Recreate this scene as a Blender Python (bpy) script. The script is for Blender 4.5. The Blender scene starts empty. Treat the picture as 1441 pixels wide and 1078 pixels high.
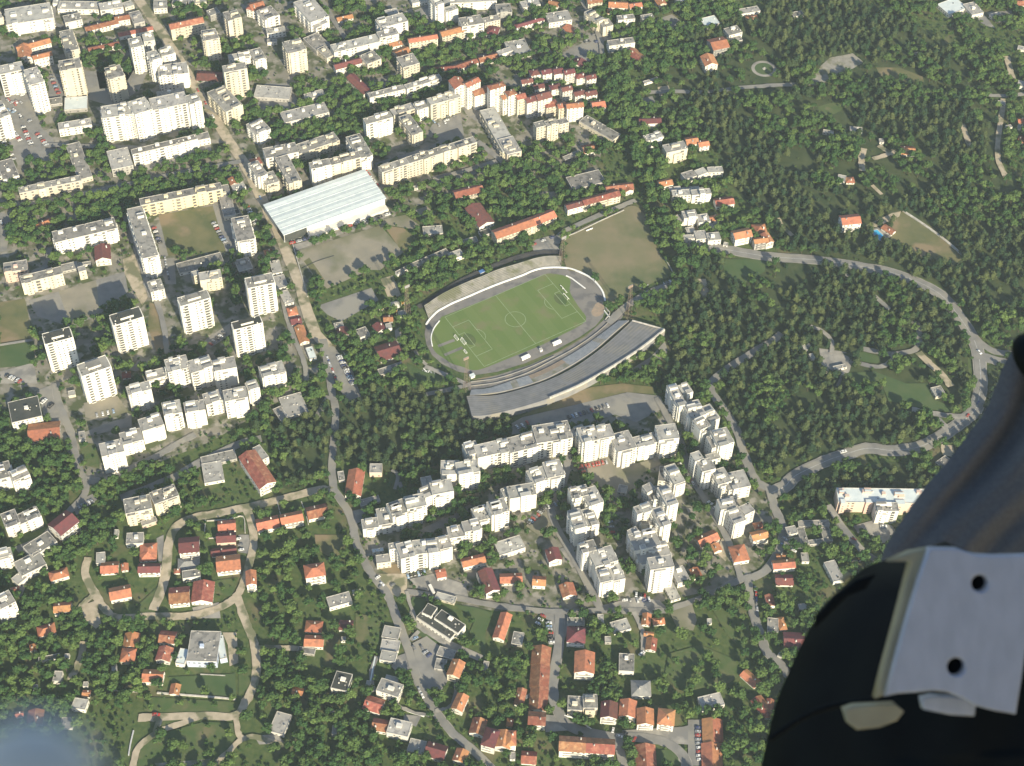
import bpy, bmesh, math, random
import numpy as np
from mathutils import Vector, Matrix
R = math.radians
random.seed(7); rng = np.random.default_rng(11)
scene = bpy.context.scene
COL = scene.collection

# ------------------------------------------------------------------ camera, world, sun, exposure
FOC, CX, CY = 2400.0, 720.5, 539.0
H, DEP, ROLL = 1108.8, R(49.12), R(1.742)
FW = np.array([0, math.cos(DEP), -math.sin(DEP)]); RT = np.array([1., 0, 0]); UP = np.cross(RT, FW)
R2 = math.cos(ROLL)*RT + math.sin(ROLL)*UP; U2 = -math.sin(ROLL)*RT + math.cos(ROLL)*UP
CAM = np.array([0, 0, H])
cd = bpy.data.cameras.new('camera'); cam = bpy.data.objects.new('camera', cd); COL.objects.link(cam)
cd.sensor_width = 36; cd.lens = FOC/1441*36; cd.clip_start = 0.02; cd.clip_end = 20000
m = Matrix(((R2[0], U2[0], -FW[0], 0), (R2[1], U2[1], -FW[1], 0), (R2[2], U2[2], -FW[2], H), (0, 0, 0, 1)))
cam.matrix_world = m
cd.dof.use_dof = True; cd.dof.focus_distance = 1600; cd.dof.aperture_fstop = 36
scene.camera = cam
SUN_EL, SUN_AZ = R(26), R(-27)          # shadows fall towards azimuth -27 deg (left of straight ahead)
world = bpy.data.worlds.new('World'); scene.world = world; world.use_nodes = True
nt = world.node_tree; sky = nt.nodes.new('ShaderNodeTexSky'); sky.sky_type = 'NISHITA'; sky.sun_disc = False
sky.sun_elevation = SUN_EL; sky.sun_rotation = SUN_AZ + math.pi; sky.altitude = 1000
nt.links.new(sky.outputs[0], nt.nodes['Background'].inputs[0]); nt.nodes['Background'].inputs[1].default_value = 0.1
sd = bpy.data.lights.new('sun', 'SUN'); sd.energy = 5.0; sd.angle = R(0.53); sd.color = (1, 0.9, 0.68)
sun = bpy.data.objects.new('sun', sd); COL.objects.link(sun)
SD = Vector((math.sin(SUN_AZ)*math.cos(SUN_EL), math.cos(SUN_AZ)*math.cos(SUN_EL), -math.sin(SUN_EL)))
sun.rotation_euler = SD.to_track_quat('-Z', 'Y').to_euler(); sun.location = (0, 0, 1300)
scene.view_settings.view_transform = 'Standard'; scene.view_settings.look = 'None'
scene.view_settings.exposure = .95; scene.view_settings.gamma = 1; scene.view_settings.use_curve_mapping = False
scene.cycles.max_bounces = 5; scene.cycles.diffuse_bounces = 3; scene.cycles.glossy_bounces = 2
scene.cycles.transmission_bounces = 2; scene.cycles.volume_bounces = 0; scene.cycles.transparent_max_bounces = 4
scene.cycles.use_denoising = True

# ------------------------------------------------------------------ helpers
def G(u, v, z=0.0):
    """where the sight line of a photograph pixel meets the level z: the surveyed place of that point"""
    d = FW*FOC + (u-CX)*R2 - (v-CY)*U2
    return CAM + d*((z-H)/d[2])
def CP(u, v, dist):
    d = FW*FOC + (u-CX)*R2 - (v-CY)*U2
    return Vector(CAM + d/FOC*dist)
def TL(c, r, x, y):
    return c*360 + x/3.9917, (0, 270, 540, 808)[r] + y/3.9917
def lin(c):
    return tuple(((x/255)/12.92 if x/255 <= .04045 else ((x/255+.055)/1.055)**2.4) for x in c)

MATS = {}
def mat(name, col, col2=None, scale=1.0, rough=.9, detail=4, rnd=0.0, metal=0.0, bump=0.0, fac=(.35, .65), spec=.3, col3=None, scale3=.03, fac3=(.5, .6)):
    if name in MATS: return MATS[name]
    m = bpy.data.materials.new(name); m.use_nodes = True; n = m.node_tree; b = n.nodes['Principled BSDF']
    b.inputs['Roughness'].default_value = rough; b.inputs['Metallic'].default_value = metal
    b.inputs['Specular IOR Level'].default_value = spec
    geo = n.nodes.new('ShaderNodeNewGeometry')
    if col2 is None: col2 = tuple(x*.82 for x in col)
    nz = n.nodes.new('ShaderNodeTexNoise'); nz.inputs['Scale'].default_value = scale; nz.inputs['Detail'].default_value = detail
    n.links.new(geo.outputs['Position'], nz.inputs['Vector'])
    mr = n.nodes.new('ShaderNodeMapRange'); mr.inputs[1].default_value = fac[0]; mr.inputs[2].default_value = fac[1]
    n.links.new(nz.outputs[0], mr.inputs[0])
    mx = n.nodes.new('ShaderNodeMix'); mx.data_type = 'RGBA'; mx.inputs[6].default_value = (*col, 1); mx.inputs[7].default_value = (*col2, 1)
    n.links.new(mr.outputs[0], mx.inputs[0]); out = mx.outputs[2]
    if col3 is not None:
        n3 = n.nodes.new('ShaderNodeTexNoise'); n3.inputs['Scale'].default_value = scale3; n3.inputs['Detail'].default_value = 5
        n.links.new(geo.outputs['Position'], n3.inputs['Vector'])
        m3 = n.nodes.new('ShaderNodeMapRange'); m3.inputs[1].default_value = fac3[0]; m3.inputs[2].default_value = fac3[1]
        n.links.new(n3.outputs[0], m3.inputs[0])
        x3 = n.nodes.new('ShaderNodeMix'); x3.data_type = 'RGBA'; x3.inputs[7].default_value = (*col3, 1)
        n.links.new(out, x3.inputs[6]); n.links.new(m3.outputs[0], x3.inputs[0]); out = x3.outputs[2]
    if rnd:
        oi = n.nodes.new('ShaderNodeObjectInfo'); hs = n.nodes.new('ShaderNodeHueSaturation')
        a = n.nodes.new('ShaderNodeMapRange'); a.inputs[3].default_value = 1-rnd; a.inputs[4].default_value = 1+rnd
        n.links.new(oi.outputs['Random'], a.inputs[0]); n.links.new(a.outputs[0], hs.inputs['Value'])
        ml = n.nodes.new('ShaderNodeMath'); ml.operation = 'MULTIPLY'; ml.inputs[1].default_value = 7.31
        fr = n.nodes.new('ShaderNodeMath'); fr.operation = 'FRACT'
        n.links.new(oi.outputs['Random'], ml.inputs[0]); n.links.new(ml.outputs[0], fr.inputs[0])
        h = n.nodes.new('ShaderNodeMapRange'); h.inputs[3].default_value = .5-rnd*.07; h.inputs[4].default_value = .5+rnd*.07
        n.links.new(fr.outputs[0], h.inputs[0]); n.links.new(h.outputs[0], hs.inputs['Hue'])
        n.links.new(out, hs.inputs['Color']); out = hs.outputs[0]
    n.links.new(out, b.inputs['Base Color'])
    if bump:
        bp = n.nodes.new('ShaderNodeBump'); bp.inputs['Strength'].default_value = bump; bp.inputs['Distance'].default_value = .3
        n.links.new(nz.outputs[0], bp.inputs['Height']); n.links.new(bp.outputs[0], b.inputs['Normal'])
    MATS[name] = m; return m

M = {}
M['grass'] = mat('ground_grass', (.045, .078, .022), (.085, .11, .035), .25, detail=8, col3=(.15, .125, .07), scale3=.035, fac3=(.55, .7), bump=.6)
M['wood_floor'] = mat('forest_floor', (.03, .05, .018), (.06, .075, .028), .08)
M['urban'] = mat('town_ground', (.2, .185, .15), (.07, .085, .035), .07, detail=7, fac=(.42, .55), col3=(.26, .24, .2), scale3=.11, fac3=(.52, .62))
M['asphalt'] = mat('asphalt', (.23, .22, .2), (.175, .17, .158), .12, col3=(.25, .235, .2), scale3=.035)
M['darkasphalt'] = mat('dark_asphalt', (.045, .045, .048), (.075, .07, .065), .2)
M['paving'] = mat('pale_paving', (.32, .3, .26), (.24, .225, .2), .15, col3=(.18, .175, .165), scale3=.05)
M['dirt'] = mat('dirt_track', (.44, .37, .27), (.34, .29, .21), .2, col3=(.16, .16, .09), scale3=.07)
M['sand'] = mat('worn_sand', (.27, .24, .18), (.2, .185, .145), .05, col3=(.15, .15, .09), scale3=.02)
M['brownfield'] = mat('worn_brown_turf', (.195, .165, .098), (.15, .145, .075), .05, col3=(.085, .11, .045), scale3=.018, fac3=(.52, .66))
M['drygrass'] = mat('dry_grass', (.15, .14, .065), (.085, .1, .04), .06, col3=(.22, .17, .1), scale3=.03)
M['meadow'] = mat('green_meadow', (.055, .095, .028), (.09, .11, .042), .12, detail=8, col3=(.14, .13, .065), scale3=.05, fac3=(.56, .68))
M['lawn'] = mat('lawn', (.05, .09, .03), (.075, .105, .04), .06)
M['pitch'] = mat('pitch_turf', (.1, .15, .04), (.12, .162, .048), .03, col3=(.15, .155, .07), scale3=.06, fac3=(.55, .7))
M['line'] = mat('white_line', (.3, .36, .22), (.22, .28, .15), .3)
M['track'] = mat('cinder_track', (.2, .185, .165), (.165, .155, .145), .08, col3=(.13, .125, .12), scale3=.1)
M['orange'] = mat('orange_earth', (.32, .24, .17), (.25, .2, .15), .3)
M['white'] = mat('white_paint', (.8, .79, .75), (.7, .69, .65), .3)
M['whitemark'] = mat('road_marking', (.5, .5, .48), (.3, .3, .3), .5)
M['concrete'] = mat('weathered_concrete', (.3, .28, .24), (.22, .21, .18), .2, col3=(.16, .16, .1), scale3=.08)
M['stand'] = mat('stand_concrete', (.24, .235, .23), (.19, .188, .185), .15, col3=(.26, .24, .2), scale3=.06)
M['stand2'] = mat('stand_concrete_dark', (.215, .211, .206), (.165, .163, .16), .15)
M['bench'] = mat('pale_blue_benches', (.29, .3, .31), (.22, .235, .25), .3)
M['water'] = mat('pool_water', (.05, .36, .62), (.08, .45, .7), .3, rough=.1, spec=.5)
M['w_w'] = mat('wall_white', (.72, .69, .61), (.56, .53, .47), .09, rnd=.14, fac=(.4, .75), detail=7)
M['w_c'] = mat('wall_cream', (.6, .54, .41), (.5, .45, .35), .15, rnd=.12)
M['w_y'] = mat('wall_yellow', (.66, .57, .37), (.58, .5, .33), .15, rnd=.06)
M['w_p'] = mat('wall_pink', (.64, .46, .36), (.55, .41, .33), .15, rnd=.1)
M['w_g'] = mat('wall_grey', (.36, .34, .3), (.28, .27, .25), .15, rnd=.15)
M['w_b'] = mat('wall_pale_blue', (.5, .56, .66), (.42, .48, .58), .15, rnd=.05)
M['r_G'] = mat('roof_grey_felt', (.2, .19, .17), (.27, .255, .225), .12, rnd=.22, col3=(.14, .135, .125), scale3=.2, fac3=(.52, .6))
M['r_L'] = mat('roof_pale_gravel', (.36, .345, .31), (.28, .27, .245), .12, rnd=.2, col3=(.22, .21, .195), scale3=.2, fac3=(.55, .62))
M['r_D'] = mat('roof_dark_felt', (.04, .045, .04), (.06, .062, .055), .15, rnd=.15)
M['r_B'] = mat('roof_blue_white_metal', (.58, .62, .6), (.5, .55, .54), .2, rough=.6, rnd=.05)
M['r_R'] = mat('roof_red_tile', (.3, .11, .065), (.2, .085, .055), .35, rnd=.28, col3=(.36, .17, .1), scale3=.3, fac3=(.5, .65))
M['r_O'] = mat('roof_orange_tile', (.46, .19, .095), (.33, .145, .08), .35, rnd=.22, col3=(.27, .12, .07), scale3=.3, fac3=(.55, .68))
M['r_M'] = mat('roof_maroon_tile', (.17, .055, .05), (.12, .05, .048), .35, rnd=.25)
M['r_S'] = mat('roof_slate', (.2, .2, .19), (.27, .26, .24), .35, rnd=.15)
M['glass'] = mat('window_glass', (.09, .09, .09), (.2, .19, .17), 1.1, rough=.25, spec=.5, rnd=.3)
M['rim'] = mat('roof_coping', (.52, .49, .43), (.36, .34, .3), .4)
M['trunk'] = mat('bark', (.1, .075, .05), (.06, .05, .035), 1)
M['steel'] = mat('rusty_steel', (.2, .14, .1), (.26, .2, .16), 1)
M['metal'] = mat('pale_metal', (.5, .5, .5), (.4, .4, .4), 1)
M['yellow'] = mat('yellow_plastic', (.65, .36, .05), (.5, .3, .06), .5)
M['blue'] = mat('blue_paint', (.08, .2, .45), (.06, .15, .35), .5)

def leafmat(name, a, b, c):
    m = bpy.data.materials.new(name); m.use_nodes = True; n = m.node_tree; s = n.nodes['Principled BSDF']
    s.inputs['Roughness'].default_value = .8; s.inputs['Specular IOR Level'].default_value = .15
    geo = n.nodes.new('ShaderNodeNewGeometry'); oi = n.nodes.new('ShaderNodeObjectInfo')
    nz = n.nodes.new('ShaderNodeTexNoise'); nz.inputs['Scale'].default_value = .45; nz.inputs['Detail'].default_value = 4
    n.links.new(geo.outputs['Position'], nz.inputs['Vector'])
    mr = n.nodes.new('ShaderNodeMapRange'); mr.inputs[1].default_value = .35; mr.inputs[2].default_value = .65
    n.links.new(nz.outputs[0], mr.inputs[0])
    mx = n.nodes.new('ShaderNodeMix'); mx.data_type = 'RGBA'; mx.inputs[6].default_value = (*a, 1); mx.inputs[7].default_value = (*b, 1)
    n.links.new(mr.outputs[0], mx.inputs[0])
    m2 = n.nodes.new('ShaderNodeMix'); m2.data_type = 'RGBA'; m2.inputs[7].default_value = (*c, 1)
    p = n.nodes.new('ShaderNodeMath'); p.operation = 'POWER'; p.inputs[1].default_value = 1.7
    n.links.new(oi.outputs['Random'], p.inputs[0]); n.links.new(p.outputs[0], m2.inputs[0]); n.links.new(mx.outputs[2], m2.inputs[6])
    n.links.new(m2.outputs[2], s.inputs['Base Color'])
    return m
M['leaf'] = leafmat('broadleaf_foliage', (.042, .09, .025), (.024, .058, .018), (.1, .15, .04))
M['needle'] = leafmat('pine_foliage', (.026, .056, .024), (.014, .032, .015), (.085, .104, .037))

class MB:
    def __init__(s): s.v = []; s.f = []; s.m = []; s.mats = []
    def mi(s, m):
        if m not in s.mats: s.mats.append(m)
        return s.mats.index(m)
    def face(s, pts, m):
        k = len(s.v); s.v += [tuple(p) for p in pts]; s.f.append(tuple(range(k, k+len(pts)))); s.m.append(s.mi(m))
    def box(s, x0, x1, y0, y1, z0, z1, m, bottom=False):
        k = len(s.v); s.v += [(x0, y0, z0), (x1, y0, z0), (x1, y1, z0), (x0, y1, z0), (x0, y0, z1), (x1, y0, z1), (x1, y1, z1), (x0, y1, z1)]
        F = [(0, 1, 5, 4), (1, 2, 6, 5), (2, 3, 7, 6), (3, 0, 4, 7), (4, 5, 6, 7)]
        if bottom: F.append((3, 2, 1, 0))
        for f in F: s.f.append(tuple(k+i for i in f)); s.m.append(s.mi(m))
    def tube(s, a, b, r0, r1, m, n=6):
        a = Vector(a); b = Vector(b); d = (b-a).normalized(); x = d.orthogonal().normalized(); y = d.cross(x); k = len(s.v)
        for p, r in ((a, r0), (b, r1)):
            for i in range(n):
                t = 2*math.pi*i/n; s.v.append(tuple(p + x*math.cos(t)*r + y*math.sin(t)*r))
        for i in range(n):
            j = (i+1) % n; s.f.append((k+i, k+j, k+n+j, k+n+i)); s.m.append(s.mi(m))
        s.f.append(tuple(k+n+i for i in range(n))); s.m.append(s.mi(m))
        s.f.append(tuple(k+n-1-i for i in range(n))); s.m.append(s.mi(m))
    def mesh(s, name):
        me = bpy.data.meshes.new(name); me.from_pydata(s.v, [], s.f)
        for m in s.mats: me.materials.append(M[m] if isinstance(m, str) else m)
        me.polygons.foreach_set('material_index', s.m); me.update(); return me
    def build(s, name, parent=None, **props):
        return link(name, s.mesh(name), parent, **props)
def link(name, data, parent=None, **props):
    o = bpy.data.objects.new(name, data); COL.objects.link(o)
    if parent is not None: o.parent = parent
    for k, v in props.items():
        if v is not None: o[k] = v
    return o

# ---- a 1 m map of what is built over, so that trees keep clear of it
GX0, GX1, GY0, GY1 = -800, 800, 470, 1750
occ = np.zeros((GY1-GY0, GX1-GX0), bool)
YY, XX = np.mgrid[GY0:GY1, GX0:GX1] + .5
def inpoly(px, py, P):
    P = np.asarray(P)[:, :2]; ins = np.zeros(px.shape, bool); n = len(P)
    for i in range(n):
        x0, y0 = P[i]; x1, y1 = P[(i+1) % n]
        if y0 == y1: continue
        c = ((y0 > py) != (y1 > py)) & (px < (x1-x0)*(py-y0)/(y1-y0)+x0); ins ^= c
    return ins
def mark(P, val=True, grid=None):
    grid = occ if grid is None else grid
    P = np.asarray(P)[:, :2]; x0, y0 = P.min(0); x1, y1 = P.max(0)
    i0 = max(0, int(y0-GY0)-1); i1 = min(GY1-GY0, int(y1-GY0)+2); j0 = max(0, int(x0-GX0)-1); j1 = min(GX1-GX0, int(x1-GX0)+2)
    if i0 >= i1 or j0 >= j1: return
    s = (slice(i0, i1), slice(j0, j1)); g = inpoly(XX[s], YY[s], P); grid[s][g] = val
def grow(P, d):
    P = np.asarray(P)[:, :2]; c = P.mean(0); v = P-c; l = np.linalg.norm(v, axis=1, keepdims=True); return c+v*(1+d/l)
def smooth(P, n=4):
    P = [np.asarray(p, float) for p in P]
    if len(P) < 3: return P
    Q = [2*P[0]-P[1]] + P + [2*P[-1]-P[-2]]; out = []
    for i in range(1, len(Q)-2):
        for k in range(n):
            t = k/n; a, b, c, d = Q[i-1:i+3]
            out.append(.5*((2*b)+(-a+c)*t+(2*a-5*b+4*c-d)*t*t+(-a+3*b-3*c+d)*t**3))
    out.append(P[-1]); return out
def resample(P, n):
    P = np.array(P); d = np.r_[0, np.cumsum(np.linalg.norm(np.diff(P, axis=0), axis=1))]; t = np.linspace(0, d[-1], n)
    return np.stack([np.interp(t, d, P[:, i]) for i in range(P.shape[1])], 1)
ZL = [0.05]
def zlayer(): ZL[0] += .006; return ZL[0]
def ribbon(P, w):
    P = np.array(P)[:, :2]; T = np.gradient(P, axis=0); T /= np.linalg.norm(T, axis=1, keepdims=True)+1e-9; N = np.stack([-T[:, 1], T[:, 0]], 1)
    return P+N*w/2, P-N*w/2
def sheet_ribbon(name, P, w, m, z, kind='structure', jit=0.0, parent=None):
    L, Rr = ribbon(P, w)
    if jit:
        L = L+rng.normal(0, jit, L.shape); Rr = Rr+rng.normal(0, jit, Rr.shape)
    b = MB()
    for i in range(len(L)-1): b.face([(*Rr[i], z), (*Rr[i+1], z), (*L[i+1], z), (*L[i], z)], m)
    return b.build(name, parent, kind=kind) if parent is None else b.build(name, parent)
def road(name, m, w, pts, clear=1.5, pave=None, jit=.25):
    if name == 'street': w *= .8; pave = pave and pave*.25; clear = min(clear, .6)
    if m == 'dirt' and w < 8: w *= 1.08; clear = 2.6
    P = smooth([G(*p)[:2] for p in pts], 5)
    if pave: sheet_ribbon('pavement', P, w+pave, 'paving', zlayer(), jit=jit)
    sheet_ribbon(name, P, w, m, .2+zlayer(), jit=jit if not pave else 0)
    L, Rr = ribbon(P, w+clear*2)
    for i in range(len(L)-1): mark([L[i], L[i+1], Rr[i+1], Rr[i]])
    return P
def patch(name, m, pts, z=None, block=True, rough=0.0):
    P = [G(*p)[:2] for p in pts]
    if rough: P = smooth(P+[P[0]], 4)[:-1]
    z = zlayer() if z is None else z
    bm = bmesh.new(); vs = [bm.verts.new((p[0], p[1], z)) for p in P]; bm.faces.new(vs); bmesh.ops.triangulate(bm, faces=bm.faces[:])
    for f in bm.faces:
        if f.normal.z < 0: f.normal_flip()
    me = bpy.data.meshes.new(name); bm.to_mesh(me); bm.free(); me.materials.append(M[m]); link(name, me, kind='structure')
    if block: mark(P)
def tp(c, r, s):
    a = [float(x) for x in s.replace(',', ' ').split()]; return [TL(c, r, a[i], a[i+1]) for i in range(0, len(a), 2)]
def pp(s):
    a = [float(x) for x in s.replace(',', ' ').split()]; return [(a[i], a[i+1]) for i in range(0, len(a), 2)]

# ------------------------------------------------------------------ ground
b = MB(); S = 4500; N = 12
for i in range(N):
    for j in range(N):
        x0, x1 = -S+2*S*i/N, -S+2*S*(i+1)/N; y0, y1 = -S+1000+2*S*j/N, -S+1000+2*S*(j+1)/N
        b.face([(x0, y0, 0), (x1, y0, 0), (x1, y1, 0), (x0, y1, 0)], 'grass')
b.build('ground', kind='structure')
# ------------------------------------------------------------------ woods (floor) and open ground
PINES = [pp('345 590 420 572 470 560 520 552 640 548 668 580 720 598 660 628 620 652 560 668 520 655 485 645 440 682 395 685 385 640'),
         pp('955 402 985 365 1100 368 1200 382 1300 412 1352 470 1362 540 1335 585 1285 590 1290 618 1180 635 1110 668 1078 668 1042 610 1022 572 1012 535 925 545 945 490 925 440'),
         pp('900 120 960 60 1060 20 1150 -30 1330 60 1400 130 1410 250 1480 260 1480 500 1400 480 1350 425 1300 392 1200 366 1100 352 1090 322 1030 262 1000 200 940 185'),
         pp('1380 520 1480 480 1480 720 1330 660 1340 625 1385 570'),
         pp('1110 690 1165 672 1260 650 1330 680 1300 690 1180 688 1150 720 1120 735')]
patch('town_ground', 'urban', pp('-80 -60 640 -60 830 0 845 60 760 110 850 190 840 250 700 250 640 270 560 300 430 420 470 520 400 560 300 620 200 660 120 690 60 560 -80 600'), block=False)
patch('town_ground', 'urban', pp('500 740 620 690 660 640 790 590 900 560 1000 580 1080 690 1100 760 1050 820 850 865 700 860 560 840 520 800'), block=False)
for k, P in enumerate(PINES): patch('forest_floor', 'wood_floor', P, block=False, rough=1)
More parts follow.
